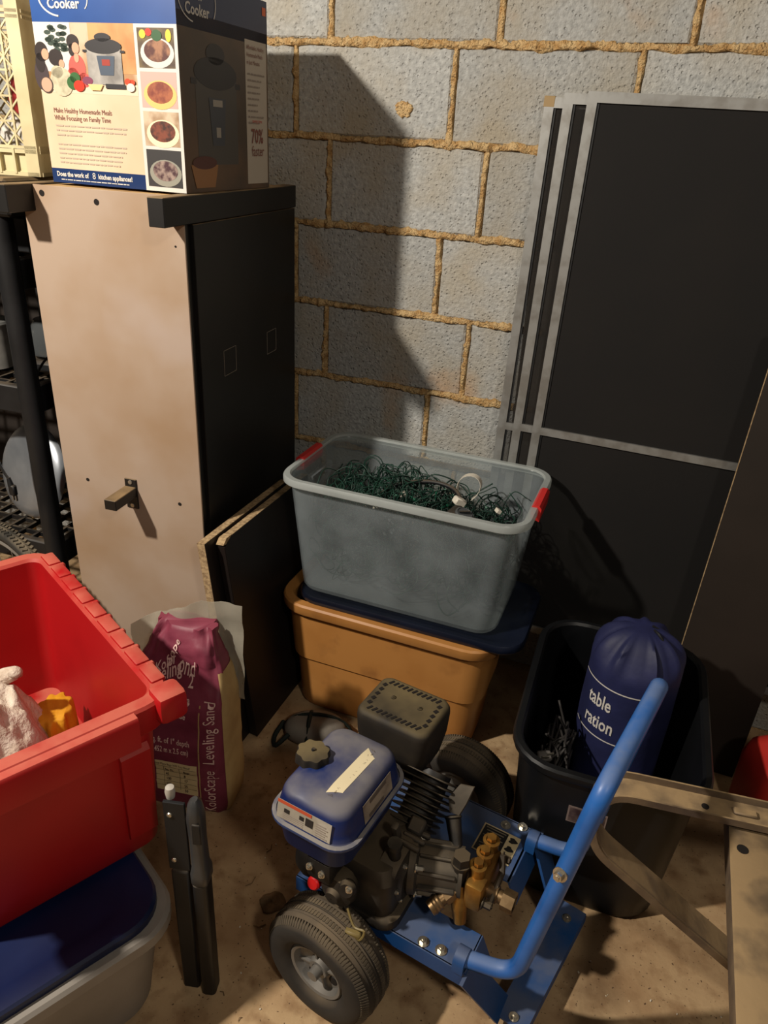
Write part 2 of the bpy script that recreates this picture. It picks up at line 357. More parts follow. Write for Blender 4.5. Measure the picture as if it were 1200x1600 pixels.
mcook = mat('photo_steel', (120, 116, 112), .45, col2=(168, 164, 158), scale=20); mcd = mat('photo_black', (44, 42, 44), .45)
P('photo_cooker', [R4(.118, .176, .196, .252)], mcook, k=7)
P('photo_cooker_lid', [ell(.157, .256, .041, .016, 20), ell(.157, .274, .018, .009, 16), R4(.110, .243, .120, .248), R4(.194, .243, .204, .248)], mcd, k=8)
P('photo_cooker_panel', [[(.141, .236), (.181, .236), (.176, .196), (.146, .196)]], mat('photo_panel', (74, 84, 98), .4), k=9)
P('photo_cooker_display', [R4(.152, .216, .170, .229)], mat('photo_display', (150, 60, 50), .4), k=10)
P('photo_cooker_base', [R4(.155, .168, .200, .178)], mcd, k=8)
P('photo_broccoli', [ell(.078, .177, .012, .014), ell(.086, .188, .012, .012)], mat('photo_broccoli', (46, 92, 44), .5), k=9)
P('photo_tomato', [ell(.094, .171, .0125, .012)], mat('photo_tomato', (214, 52, 34), .4), k=10)
P('photo_onion', [ell(.115, .183, .012, .009)], mat('photo_onion', (122, 62, 84), .4), k=9)
P('photo_bowl', [[(.115, .176), (.150, .176), (.143, .163), (.122, .163)]], mat('photo_bowl', (226, 190, 132), .4), k=11)
P('photo_garlic', [ell(.212, .172, .009, .009)], m_white, k=11)
P('photo_pepper', [ell(.206, .184, .007, .007), ell(.216, .183, .006, .006)], mat('photo_pepper', (204, 70, 40), .4), k=10)
P('photo_strip', [R4(.226, 0, BW, .279)], m_white, k=1)
fp = [mat('food_salad', (70, 54, 44), .5, col2=(108, 92, 60), scale=40), mat('food_roast', (196, 160, 150), .5), mat('food_stew', (196, 176, 150), .5, col2=(150, 120, 90), scale=30), mat('food_dark', (52, 50, 50), .5)]
fd = [mat('dish_meat', (150, 106, 78), .5, col2=(80, 40, 34), scale=60), mat('dish_roast', (120, 54, 40), .5, col2=(160, 92, 60), scale=70), mat('dish_chili', (120, 62, 44), .5, col2=(60, 34, 28), scale=90), mat('dish_berries', (70, 44, 50), .5, col2=(150, 130, 120), scale=80)]
fl_ = [m_white, mat('dish_cheese', (222, 182, 110), .5), mat('dish_bowl', (232, 214, 176), .5), mat('dish_plate', (140, 138, 126), .5)]
zs = [(.210, .273), (.145, .204), (.080, .139), (.008, .074)]
for i, (z0, z1) in enumerate(zs):
    zc = (z0+z1)/2
    P('food_photo', [R4(.233, z0, .311, z1)], fp[i], k=2)
    P('food_plate', [ell(.274, zc-.008, .036, .024, 24)], fl_[i], k=3)
    P('food_dish', [ell(.274, zc-.004, .028, .018, 24)], fd[i], k=4)
P('food_vegetable', [ell(.245, .263, .007, .007), ell(.300, .261, .006, .010)], mat('food_yellow', (226, 190, 60), .4), k=5)
P('food_vegetable', [ell(.258, .266, .007, .006)], mat('food_red', (204, 54, 36), .4), k=5)
P('food_vegetable', [ell(.275, .261, .011, .009)], mat('food_green', (44, 84, 48), .4), k=5)
put_text('headline_text', 'Make Healthy Homemade Meals', .0128, m_brown, box, F0, .024, .128, .0012, sx=.82)
put_text('headline_text', 'While Focusing on Family Time', .0128, m_brown, box, F0, .024, .115, .0012, sx=.82)
def dashes(name, m, f, u, v, wid, sz, seed, off=.0012):
    """print too small to read: broken fine strokes the size of words"""
    rr = random.Random(seed); x = u; pl = []
    while x < u+wid:
        w_ = rr.uniform(1.2, 4.5)*sz; pl.append(R4(x, v, min(x+w_, u+wid), v+sz*rr.uniform(.5, .62))); x += w_ + sz*.5
    return patch(name, pl, m, box, f, off)
m_finetext = mat('print_fine_text', (176, 158, 140), .6)
for i, w_ in enumerate((.168, .165, .06, 0, .164, .162, .152, .150, .145)):
    if w_: dashes('body_text', m_finetext, F0, .025, .104-.0083*i, w_, .0046, i)
put_text('slogan_text', 'Does the work of', .0125, m_white, box, F0, .012, .0125, .0012, bold=.0004, sx=.86)
put_text('slogan_text', '8', .017, m_white, box, F0, .0995, .0115, .0012, bold=.0)
put_text('slogan_text', 'kitchen appliances!', .0125, m_white, box, F0, .114, .0125, .0012, bold=.0004, sx=.86)
dashes('slogan_text', m_white, F0, .022, .0055, .165, .003, 40)
put_text('logo_text', 'Power', .023, m_white, box, F0, .034, .323, .0012, bold=.0006)
put_text('logo_text', 'Cooker', .023, m_white, box, F0, .040, .301, .0012, bold=.0006)
arc = lambda cx, cy, rx, ry, a0, a1, t: ell(cx, cy, rx, ry, 18, a0, a1) + ell(cx, cy, rx-t, ry-t*.8, 18, a0, a1)[::-1]
P('logo_swoosh', [arc(.070, .320, .05, .033, 120, 262, .0035), arc(.117, .317, .016, .02, -60, 40, .002)], m_white, k=4)
# the side face: print colours darkened to carry the shade on it
ms_shaded = mat('side_photo', (74, 62, 52), .45, col2=(98, 76, 58), scale=7)
P('side_photo', [R4(0, 0, BD, .303)], ms_shaded, F1)
P('side_band', [R4(0, .279, BD, BH)], mat('side_blue_shaded', (40, 52, 84), .4), F1)
P('side_text_column', [R4(.245, .01, BD-.006, .285)], mat('side_column', (176, 166, 152), .5), F1, 2)
P('side_cooker', [R4(.05, .05, .205, .21)], mat('side_steel', (74, 70, 66), .45), F1, 2)
P('side_cooker_lid', [ell(.127, .212, .08, .028, 22), ell(.127, .245, .035, .018, 18), R4(.035, .19, .055, .2), R4(.2, .19, .22, .2)], mcd, F1, 3)
P('side_cooker_panel', [[(.095, .17), (.16, .17), (.15, .085), (.105, .085)]], mat('side_panelprint', (62, 66, 74), .4), F1, 4)
P('side_cooker_display', [R4(.11, .155, .146, .167), R4(.119, .1, .136, .118)], mat('side_display', (150, 144, 134), .4), F1, 5)
P('side_bowl', [[(.02, .05), (.12, .05), (.105, .008), (.035, .008)]], mat('side_bowlprint', (150, 104, 62), .4), F1, 5)
P('side_bowl_food', [ell(.07, .054, .045, .012)], mat('side_food', (84, 44, 36), .4), F1, 6)
put_text('side_text', '70%', .040, m_brown, box, F1, .262, .092, .002, bold=.0006, sx=.82)
put_text('side_text', 'faster', .030, m_brown, box, F1, .264, .066, .002, sx=.82)
put_text('side_text', 'saving time', .010, mat('print_red', (190, 70, 60), .5), box, F1, .268, .132, .002)
for i, t_ in enumerate(['Affordable, Healthy,', 'Homemade Meals', 'in Just Minutes']): put_text('side_text', t_, .0112, m_brown, box, F1, .250, .268-.0135*i, .002, sx=.85)
for i in range(9): dashes('side_text', m_grey, F1, .252, .222-.0115*i, random.uniform(.04, .075), .005, 60+i, .002)
put_text('logo_text', 'Power', .026, mat('print_white_shaded', (190, 186, 180), .5), box, F1, .022, .326, .0012, bold=.0006)
put_text('logo_text', 'Cooker', .026, MATS['print_white_shaded'], box, F1, .028, .301, .0012, bold=.0006)
P('logo_swoosh', [arc(.06, .328, .055, .04, 120, 262, .003), arc(.118, .328, .018, .03, -60, 60, .003)], MATS['print_white_shaded'], F1, 4)
P('corner_mark', [R4(BD-.022, .335, BD-.006, .35)], mat('print_orange', (206, 96, 52), .5), F1, 3)

# ------------------------------------------------------------------ black shelving unit on the left
SHX, SHY = -.545, -.545
shelf = thing('shelving_unit', 'black plastic shelving unit left of the cabinet', 'shelving', (SHX, SHY, 0), .05)
SHD = .42; SHW = .78
for px, py in ((0, 0), (-SHW, 0), (0, SHD), (-SHW, SHD)):
    b = MB(); b.cyl((px, py, 0), (px, py, 1.23), .026, .026, 20); b.build('post', m_blackpl, shelf)
for z in (.36, .80, 1.10):
    b = MB()
    for (x0, y0, x1, y1) in ((-SHW, -.0, 0, -.0), (-SHW, SHD, 0, SHD)): b.box(((x0+x1)/2, y0, z), (SHW, .022, .072), bevel=.004)
    for x0 in (-SHW, 0): b.box((x0, SHD/2, z), (.022, SHD, .072), bevel=.004)
    sh = b.build('shelf_rim', m_blackpl, shelf)
    b = MB()
    for i in range(17): b.box((-SHW + SHW*i/16, SHD/2, z+.02), (.008, SHD, .012))
    for i in range(9): b.box((-SHW/2, SHD*i/8, z+.018), (SHW, .008, .012))
    b.build('shelf_grid', m_blackpl, sh, smooth=False)
b = MB(); b.box((-SHW/2+.01, SHD/2, 1.27), (SHW+.09, SHD+.06, .078), bevel=.006); b.build('top_deck', m_black, shelf, smooth=False)
# things standing on it
m_galv = mat('cloudy_aluminium', (150, 156, 164), .38, .75, col2=(196, 200, 204), scale=7, thr=(.35, .7), stain=(128, 122, 104), sscale=6)
pan = thing('pot_lid', 'large dented aluminium pan with round label, upright on the shelf', 'pan', (-.70, -.49, .405), -.35)
b = MB(); AXp = Vector((.15, -.95, .28)); b.lathe([(.001, .0), (.10, .004), (.122, -.004), (.130, -.012), (.134, -.02), (.131, -.022), (.122, -.012), (.09, -.004), (.001, -.006)], (0, .03, .142), AXp, 40); b.build('dish', m_galv, pan)
b = MB(); b.lathe([(.001, .003), (.024, .003), (.024, .0), (.001, .0)], Vector((.062, .03, .142)) + AXp.normalized()*.004 + Vector((0, .012, 0)), AXp, 24); b.build('label_disc', mat('pan_label', (176, 148, 136), .6), pan)
# second, darker pan behind
b = MB(); b.lathe([(.001, .0), (.11, .004), (.14, -.02), (.145, -.05), (.14, -.05), (.13, -.02), (.001, -.006)], (-.56, -.27, .55), Vector((.3, -.9, .25)), 40); tag(b.build('roasting_pan', mat('dark_pan', (66, 64, 62), .35, .6), None), 'dark round pan standing behind the aluminium pan on the shelf', 'pan')
# power cord with plug hanging in front of the pan
pc = thing('power_cord', 'black two-prong power cord hanging in front of the aluminium pan', 'cord', (-.640, -.575, .55))
b = MB(); b.tube(catmull([(-.06, .02, .27), (-.045, .005, .16), (-.018, 0, .07), (.004, 0, .03)], 8), .0035, 8); b.build('cable', m_blackpl, pc)
b = MB(); b.cyl((.004, 0, .034), (.008, 0, .012), .005, .008); b.box((.012, 0, .0), (.02, .014, .03), bevel=.003); b.build('plug_body', m_blackpl, pc)
for dx in (-.005, .005):
    b = MB(); b.box((.015+dx, 0, -.022), (.002, .006, .016)); b.build('prong', m_steel, pc, smooth=False)
# coffee machine glimpsed between post and cabinet, grey can beside it
cf = thing('coffee_maker', 'black coffee maker with clear carafe on the middle shelf', 'coffee maker', (-.60, -.36, .838), .2)
b = MB(); b.box((0, .06, .11), (.15, .08, .22), bevel=.01); b.box((0, 0, .018), (.15, .19, .03), bevel=.008); b.build('body', m_blackpl, cf)
b = MB(); b.lathe([(.03, .03), (.062, .045), (.066, .08), (.05, .12), (.045, .13), (.043, .13), (.048, .12), (.062, .08), (.058, .047), (.03, .035)], (0, -.03, 0), (0, 0, 1), 28); b.build('carafe', mat('smoky_glass', (90, 94, 96), .1, .2, alpha=.6), cf)
b = MB(); b.tube(catmull([(.06, -.05, .11), (.1, -.07, .1), (.1, -.07, .05), (.06, -.05, .045)], 5), .007); b.build('handle', m_blackpl, cf)
gt = thing('paint_can', 'pale grey can on the middle shelf at the left edge', 'can', (-.76, -.45, .838))
b = MB(); b.cyl((0, 0, 0), (0, 0, .11), .06, .06, 28); b.build('can_body', mat('can_grey', (150, 148, 142), .5, col2=(110, 108, 104), scale=10), gt)
b = MB(); b.lathe([(.06, .108), (.063, .112), (.06, .118), (.052, .115), (.001, .115)], (0, 0, 0), (0, 0, 1), 28); b.build('can_lid', m_alu, gt)
cw = MB(); cw.tube(catmull([(-.57, -.5, .84), (-.53, -.48, .9), (-.49, -.4, .92), (-.46, -.3, .9), (-.48, -.2, .84)], 8), .003, 6); tag(cw.build('wire', m_blackpl), 'thin dark wire arching off the middle shelf', 'wire')
bx_ = MB(); bx_.box((-.66, -.35, 1.178), (.2, .22, .08), bevel=.004); tag(bx_.build('black_case', m_blackpl), 'black case on the upper shelf below the top deck', 'case')

bk = MB(); bk.box((-.90, -.16, .532), (.56, .09, .26), bevel=.004); tag(bk.build('filler_box', mat('dark_filler', (40, 34, 30), .8)), 'large dark filler box added to darken the back of the lower shelf', 'box')  # made-up dark boxes, added to keep the back of the shelves dim
bk = MB(); bk.box((-.90, -.16, .952), (.56, .09, .22), bevel=.004); tag(bk.build('filler_box', mat('dark_filler', (40, 34, 30), .8)), 'dark filler box added to darken the back of the middle shelf', 'box')
# bicycle wheel standing behind the red tote
bw = thing('bicycle_wheel', 'spoked bicycle wheel with knobbly tyre behind the red tote', 'wheel', (-.525, -.705, .0), -.28); bw.scale = (1.105, 1.105, 1.105)
WZ = .235
b = MB(); b.lathe([(.235*1, -.0), (.232, -.012), (.222, -.0175), (.208, -.012), (.205, 0), (.208, .012), (.222, .0175), (.232, .012), (.235, 0)], (0, 0, WZ), (0, 1, 0), 72); tyb = b.build('tyre', mat('bike_rubber', (44, 42, 38), .8, dust=(120, 108, 88), damt=.8), bw, angle=60)
b = MB()
for i in range(120):
    a = 2*math.pi*i/120
    for s_ in (1, -1): b.box((.2335*math.cos(a), s_*.0075, WZ+.2335*math.sin(a)), (.006, .009, .006), rot=Matrix.Rotation(-a, 3, 'Y') @ Matrix.Rotation(s_*.5, 3, 'X'))
tb_ = b.build('tread', MATS['bike_rubber'], tyb, smooth=False); tb_['kind'] = 'stuff'
b = MB(); b.lathe([(.206, -.011), (.198, -.012), (.192, -.008), (.192, .008), (.198, .012), (.206, .011)], (0, 0, WZ), (0, 1, 0), 60); b.build('rim', m_alu, bw)
b = MB(); b.cyl((0, -.045, WZ), (0, .045, WZ), .014, .014, 16); b.cyl((0, -.022, WZ), (0, -.018, WZ), .026, .026, 18); b.cyl((0, .018, WZ), (0, .022, WZ), .026, .026, 18); b.build('hub', m_alu, bw)
for i in range(20):
    a = 2*math.pi*i/20; b = MB(); b.cyl((.024*math.cos(a+.5), .02*(1 if i % 2 else -1), WZ+.024*math.sin(a+.5)), (.194*math.cos(a), 0, WZ+.194*math.sin(a)), .001, .001, 5); b.build('spoke', m_alu, bw)
# ------------------------------------------------------------------ cream plastic crate with red cloth on top of the shelving
m_crate = mat('cream_plastic', (202, 190, 150), .5, col2=(176, 160, 120), scale=6, stain=(214, 210, 196), sscale=2.5)
CX, CY, CZ0 = -.485, -.47, CH
crate = thing('milk_crate', 'cream plastic lattice crate beside the printed carton', 'crate', (CX, CY, CZ0), .30)
cs, chh = .34, .36
def crate_side(Mx, name):
    b = MB(); b.T = Mx     # local: x along side 0..cs, y outward thickness, z up
    for z, h_ in ((.004, .008), (.05, .008), (.058+.0, .006), (.30, .006), (.31, .006), (.352, .010)): b.box((cs/2, 0, z), (cs, .012, h_))
    b.box((cs/2, .004, .028), (cs, .003, .05))
    for i in range(8): b.box((.05+i*.034, -.002, .03), (.005, .012, .05))
    for i in range(5):                                  # diamond lattice
        z0 = .06 + i*.048; z1 = z0+.048
        for j in range(7):
            x0 = .023 + j*.042; x1 = x0+.042
            b.tube([(x0, 0, z0), (x1, 0, z1)], .0024, 4); b.tube([(x1, 0, z0), (x0, 0, z1)], .0024, 4)
        b.box((cs/2, 0, z1), (cs-.08, .004, .004))
    for j in range(4): b.box((.045+j*.084, 0, .18), (.004, .005, .24))
    return b.build(name, m_crate, crate, smooth=False)
for i in range(4):
    Mx = Matrix.Rotation(i*math.pi/2, 4, 'Z'); c0 = Matrix.Translation((-cs/2, cs/2, 0)); crate_side(c0 @ Mx @ Matrix.Translation((-cs/2, -cs/2, 0)), 'side_wall')
for sx, sy in ((0, 0), (-1, 0), (0, 1), (-1, 1)):
    b = MB(); ox, oy = sx*cs, sy*cs; dx = -1 if sx == 0 else 1; dy = 1 if sy == 0 else -1
    b.prism([(ox+dx*.026, oy-.006*dy), (ox-.002*dx, oy-.006*dy), (ox+.006*-dx, oy+.002*dy), (ox+.006*-dx, oy+dy*.045), (ox, oy+dy*.045), (ox, oy+dy*.004), (ox+dx*.004, oy), (ox+dx*.026, oy)], .0, .356); b.build('corner_post', m_crate, crate)
b = MB(); b.box((-cs/2, cs/2, .006), (cs, cs, .008)); b.build('crate_floor', m_crate, crate, smooth=False)
def lump(name, c, r, m, seed, parent=None, n=20, amp=.25, sc=3.):
    b = bmesh.new(); bmesh.ops.create_icosphere(b, subdivisions=4, radius=1)
    for v in b.verts:
        k = 1 + amp*nse(v.co*sc + Vector((seed, 0, 0))) + amp*.4*nse(v.co*sc*3 + Vector((seed, 4, 0)))
        v.co = Vector((v.co.x*r[0]*k, v.co.y*r[1]*k, v.co.z*r[2]*k)) + Vector(c)
    me = bpy.data.meshes.new(name); b.to_mesh(me); b.free(); return link(name, me, m, parent, True, 180)
m_redcloth = mat('red_fabric', (150, 34, 30), .85, col2=(110, 20, 22), scale=8)
cl = tag(lump('red_cloth', (-.60, -.27, CZ0+.135), (.11, .09, .115), m_redcloth, 3), 'crumpled red cloth inside the cream crate', 'cloth')
cl2 = tag(lump('white_cloth', (-.60, -.40, CZ0+.07), (.06, .03, .05), mat('white_fabric', (198, 192, 184), .9), 9), 'small white cloth bundle inside the cream crate', 'cloth')

# ------------------------------------------------------------------ two dark panels leaning on the cabinet side
m_particle = mat('raw_particleboard', (176, 150, 112), .9, col2=(138, 114, 84), scale=120, thr=(.4, .6), bump=.3, bscale=200)
m_dkpanel = mat('dark_veneer', (22, 17, 15), .5, col2=(30, 22, 18), scale=6)
def lean_panel(name, label, ytop0, ytop1, xt, xb, zt, th, ybn, notch=None):
    """sheet whose top edge rests on the cabinet side: near edge from (xt, ytop0, zt) to (xb, ybn, 0)"""
    t = thing(name, label, 'panel', (xb, ybn, 0), 0, 'dark panels leaning on the cabinet')
    D = Vector((xt-xb, ytop0-ybn, zt)); Yv = Vector((.0, 1, 0)); ln = ytop1-ytop0; Nn = D.normalized().cross(Yv).normalized()
    if Nn.x < 0: Nn = -Nn
    p = lambda s, y, k: D*s + Yv*y + Nn*k
    b = MB(); b.loft([[p(0.012, 0, 0), p(0.012, ln, 0), p(1, ln, 0), p(1, .03 if notch else 0, 0), p(.975 if notch else 1, 0, 0)], [p(0, 0, th), p(0, ln, th), p(1-.0, ln, th), p(1, .03 if notch else 0, th), p(.975 if notch else 1, 0, th)]]); b.build('sheet', m_dkpanel, t, smooth=False)
    e = .0012
    b = MB(); b.loft([[p(0.012, -e, .001), p(.974 if notch else .999, -e, .001), p(.974 if notch else .999, -e, th-.001), p(0.003, -e, th-.001)], [p(0.012, 0, .001), p(.974 if notch else .999, 0, .001), p(.974 if notch else .999, 0, th-.001), p(0.003, 0, th-.001)]]); b.build('raw_edge' if not notch else 'dark_edge', m_particle if not notch else m_dkpanel, t, smooth=False)
    b = MB(); y0 = .031 if notch else 0; b.loft([[p(1, y0, .001), p(1, ln, .001), p(1, ln, th-.001), p(1, y0, th-.001)], [p(1.002, y0, .001), p(1.002, ln, .001), p(1.002, ln, th-.001), p(1.002, y0, th-.001)]]); b.build('raw_edge', m_particle, t, smooth=False)
    if notch:
        b = MB(); b.loft([[p(.985, -.004, .001), p(1.004, .012, .001), p(1.004, .034, .001), p(.975, .03, .001)], [p(.985, -.004, th-.001), p(1.004, .012, th-.001), p(1.004, .034, th-.001), p(.975, .03, th-.001)]]); b.build('broken_corner', m_particle, t)
    return t
lean_panel('leaning_panel', 'dark panel with raw pale edge, leaning flat against the cabinet side', -.662, -.27, .0, .056, .592, .022, -.648)
lean_panel('leaning_panel', 'outer dark panel with a broken top corner, leaning beside the orange tote', -.625, -.20, .026, .082, .588, .022, -.60, True)

# ------------------------------------------------------------------ screens leaning on the wall
m_mesh = mat('charcoal_screen_mesh', (17, 15, 14), .85, col2=(21, 18, 16), scale=4, alpha=.9)
m_mesh2 = mat('grey_screen_mesh', (34, 31, 28), .85, col2=(44, 39, 34), scale=5, alpha=.5)
def screen(label, T, phi, rho, mm, wid=.78, hgt=1.338, rail=.742):
    u = V3(1, 0, 0); dn = V3(0, -math.sin(phi), -math.cos(phi)); U = u*math.cos(rho) + dn*math.sin(rho); D = dn*math.cos(rho) - u*math.sin(rho); Nn = U.cross(-D).normalized()
    if Nn.y > 0: Nn = -Nn
    T = Vector(T); t = thing('window_screen', label, 'screen', T + D*hgt, 0, 'aluminium framed screens on the wall'); B = D*hgt
    p = lambda x, s, k: U*x + D*s + Nn*k - B
    def bar(x0, s0, x1, s1, nm, k0=-.006, k1=.006, m=m_alu):
        b = MB(); b.loft([[p(x0, s0, k0), p(x1, s0, k0), p(x1, s1, k0), p(x0, s1, k0)], [p(x0, s0, k1), p(x1, s0, k1), p(x1, s1, k1), p(x0, s1, k1)]]); return b.build(nm, m, t, smooth=False)
    f = .021
    def mitre(a, b_, c, d, nm):
        bb = MB(); bb.loft([[p(x, s, -.006) for x, s in (a, b_, c, d)], [p(x, s, .006) for x, s in (a, b_, c, d)]]); return bb.build(nm, m_alu, t, smooth=False)
    mitre((0, 0), (f, f), (f, hgt-f), (0, hgt), 'stile'); mitre((wid, 0), (wid-f, f), (wid-f, hgt-f), (wid, hgt), 'stile')
    mitre((0, 0), (wid, 0), (wid-f, f), (f, f), 'rail'); mitre((0, hgt), (wid, hgt), (wid-f, hgt-f), (f, hgt-f), 'rail')
    bar(f, rail, wid-f, rail+.019, 'crossbar', -.005, .007)
    bar(f-.004, f-.004, wid-f+.004, hgt-f+.004, 'screen_mesh', -.001, .0005, mm)
    bar(f, f, f+.005, hgt-f, 'spline', .0008, .003, m_blackpl)
    return t
screen('front screen of the three, with the widest dark mesh showing', (.627, -.050, 1.540), .036, .008, m_mesh)
screen('middle screen of the three, only its narrow left strip showing', (.575, -.036, 1.536), .036, .008, m_mesh2)
sc3 = screen('rearmost screen of the three, with a tan corner cap', (.532, -.022, 1.528), .036, .008, m_mesh2)
b = MB(); b.box((.0, 0, 0), (.024, .014, .022), bevel=.001); cc = b.build('corner_cap', mat('tan_cap', (150, 126, 88), .7), sc3, smooth=False); cc.location = Vector((.542, -.022, 1.519)) - sc3.location

# dark brown board standing in front of the screens
m_brownb = mat('brown_board', (38, 31, 26), .6, col2=(32, 26, 21), scale=4)
bb_ = thing('brown_board', 'dark brown board with thin pale edge, standing in front of the screens', 'board', (1.16, -.22, 0), .0)
b = MB(); b.loft([[(-.085, 0, 0), (.125, .0, 0), (.125, .016, 0), (-.085, .016, 0)], [(-.055, .075, 1.12), (.155, .075, 1.12), (.155, .091, 1.12), (-.055, .091, 1.12)]]); b.build('sheet', m_brownb, bb_, smooth=False)
b = MB(); b.loft([[(-.0865, -.001, .0), (-.085, -.001, .0), (-.085, .005, .0), (-.0865, .005, 0)], [(-.0565, .074, 1.12), (-.055, .074, 1.12), (-.055, .08, 1.12), (-.0565, .08, 1.12)]]); b.build('pale_edge', m_particle, bb_, smooth=False)

# ------------------------------------------------------------------ totes
def tote(t, wb, db, wt, dt, h, m, r=.05, rim=.022, rimh=.02, wall_=.004, z0=0., steps=6, step_at=None, step=.006, name='tub'):
    """open tapered tub: outside, rolled rim and inside in one skin"""
    rings = []
    def ring(w, d, z, rr): return [V3(x, y, z) for x, y in rrect(w, d, rr, 6)]
    zs_ = [i/steps for i in range(steps+1)]
    ww = lambda s: wb+(wt-wb)*s; dd = lambda s: db+(dt-db)*s
    rings.append(ring(wb-.03, db-.03, z0, r*.8)); rings.append(ring(wb-.008, db-.008, z0+.004, r))
    for s_ in zs_[0:]:
        z = z0+.012 + (h-rimh-.012)*s_
        ex = 0
        if step_at is not None and s_ > step_at: ex = step
        rings.append(ring(ww(s_)+2*ex, dd(s_)+2*ex, z, r))
        if step_at is not None and s_ <= step_at < s_ + 1/steps: rings.append(ring(ww(s_)+2*step, dd(s_)+2*step, z+.003, r))
    top = z0+h
    rings += [ring(wt+2*rim*.9, dt+2*rim*.9, top-rimh, r+rim*.9), ring(wt+2*rim, dt+2*rim, top-rimh+.004, r+rim), ring(wt+2*rim, dt+2*rim, top-.005, r+rim), ring(wt+2*rim-.008, dt+2*rim-.008, top, r+rim-.004), ring(wt+.002, dt+.002, top, r), ring(wt-2*wall_, dt-2*wall_, top-.006, r-wall_)]
    for s_ in reversed(zs_): rings.append(ring(ww(s_)-2*wall_-.001, dd(s_)-2*wall_-.001, z0+.014+(h-rimh-.014)*s_, r-wall_))
    b = MB(); b.loft(rings, True, True); return b.build(name, m, t, angle=35)
m_orange = mat('orange_plastic', (178, 124, 66), .42, col2=(166, 112, 56), scale=5, stain=(146, 98, 52), sscale=11)
ot = thing('storage_tote', 'orange plastic storage tote at the bottom of the stack on the floor', 'tote', (.378, -.318, 0), .0)
tote(ot, .50, .225, .545, .245, .352, m_orange, r=.06, rim=.026, rimh=.03, step_at=.66, step=.007)
m_navylid = mat('navy_plastic', (14, 18, 30), .3, col2=(18, 24, 40), scale=5)
lidn = thing('tote_lid', 'navy plastic lid lying between orange tote and clear bin', 'lid', (.428, -.290, .352), .0)
b = MB(); b.loft([[V3(x, y, z) for x, y in rrect(.595*k+e, .318*k+e, .06, 6)] for k, e, z in ((1, -.004, .0005), (1, .0, .004), (1, .0, .016), (1, -.006, .022), (.985, -.03, .022), (.985, -.04, .018))]); b.build('lid_plate', m_navylid, lidn)

m_clear = frosted('frosted_plastic', (184, 194, 200), .74, .2)
cb = thing('clear_bin', 'clear frosted storage bin with red handles, full of string lights', 'bin', (.392, -.277, .3745), .0)
tote(cb, .52, .30, .575, .335, .318, m_clear, r=.05, rim=.016, rimh=.016, wall_=.003, steps=5)
b = MB(); rr_ = lambda w_, d_, z, r: [V3(x, y, z) for x, y in rrect(w_, d_, r, 7)]
b.loft([rr_(.604, .364, .3005, .064), rr_(.612, .372, .304, .067), rr_(.612, .372, .3155, .067), rr_(.606, .366, .3205, .065), rr_(.582, .342, .3205, .055), rr_(.574, .334, .316, .051)], False, False); b.build('rolled_rim', frosted('frosted_rim', (206, 212, 210), .35, .25), cb)
m_redh = mat('red_handle_plastic', (196, 42, 40), .4)
for sx in (1, -1):
    b = MB(); b.loft([[V3(sx*(.3035+x), y, z) for x, z in ((-.013, .292), (.008, .286), (.0095, .318), (.004, .325), (-.008, .325), (-.014, .319))] for y in (-.055, -.05, .05, .055)]); b.build('handle', m_redh, cb)
    b = MB(); b.loft([[V3(sx*(.262+x*.03), .06*math.cos(a), .292+.045*math.sin(a)-.012) for a in [i*math.pi/12+math.pi for i in range(13)]] for x in (0, .5, .55)], False, False, closed=True); b.build('handle_recess', m_clear, cb)

# tangle of string lights
m_wire = mat('green_wire', (20, 46, 38), .45, col2=(28, 62, 50), scale=20)
sl = thing('string_lights', 'tangle of dark green string lights filling the clear bin', 'string lights', (.392, -.277, .39))
b = MB(); rr = random.Random(5)
for i in range(430):
    x = rr.uniform(-.235, .235); y = rr.uniform(-.125, .125); top = .212 + .05*math.exp(-((x+.08)/.14)**2) + .03*nse((x*7, y*7, 1)); r = rr.uniform(.012, .045)
    z = top + rr.uniform(-.035, .012) if i > 240 else rr.uniform(.03, .2); ax = Vector((rr.gauss(0, 1), rr.gauss(0, 1), rr.gauss(0, .6))).normalized(); u = ax.orthogonal().normalized(); w = ax.cross(u)
    pts = []; n = rr.randint(6, 12); dr_ = Vector((rr.gauss(0, 1), rr.gauss(0, 1), rr.gauss(0, .3)))*.0045
    for k in range(n):
        a = k*1.05 + rr.uniform(-.3, .3); p = Vector((x, y, z)) + (u*math.cos(a)+w*math.sin(a))*r*rr.uniform(.8, 1.25) + dr_*(k-n/2)
        pts.append(Vector((max(-.25, min(.25, p.x)), max(-.135, min(.135, p.y)), max(.01, min(.285, p.z)))))
    b.tube(catmull(pts, 5), .0014 if i % 3 else .0018, 4)
for i in range(14):        # loops standing proud of the heap at the back left
    x = rr.uniform(-.19, -.02); y = rr.uniform(0, .12); r = rr.uniform(.02, .04); a0 = rr.uniform(0, 3)
    b.tube([Vector((x + r*math.cos(t)*math.cos(a0), y + r*math.cos(t)*math.sin(a0), .245 + r*1.2*math.sin(t))) for t in [k*math.pi/9-.3 for k in range(12)]], .0014, 4)
wt_ = b.build('wire_tangle', m_wire, sl, angle=180); wt_['kind'] = 'stuff'
for i in range(26):
    p = Vector((rr.uniform(-.22, .22), rr.uniform(-.12, .12), rr.uniform(.2, .25))); d = Vector((rr.gauss(0, 1), rr.gauss(0, 1), rr.gauss(0, 1))).normalized()
    b = MB(); b.cyl(p, p+d*.014, .0036, .003, 6); b.cyl(p+d*.014, p+d*.026, .002, .0008, 6); b.build('bulb_socket', mat('socket_green', (24, 84, 62), .4), sl)
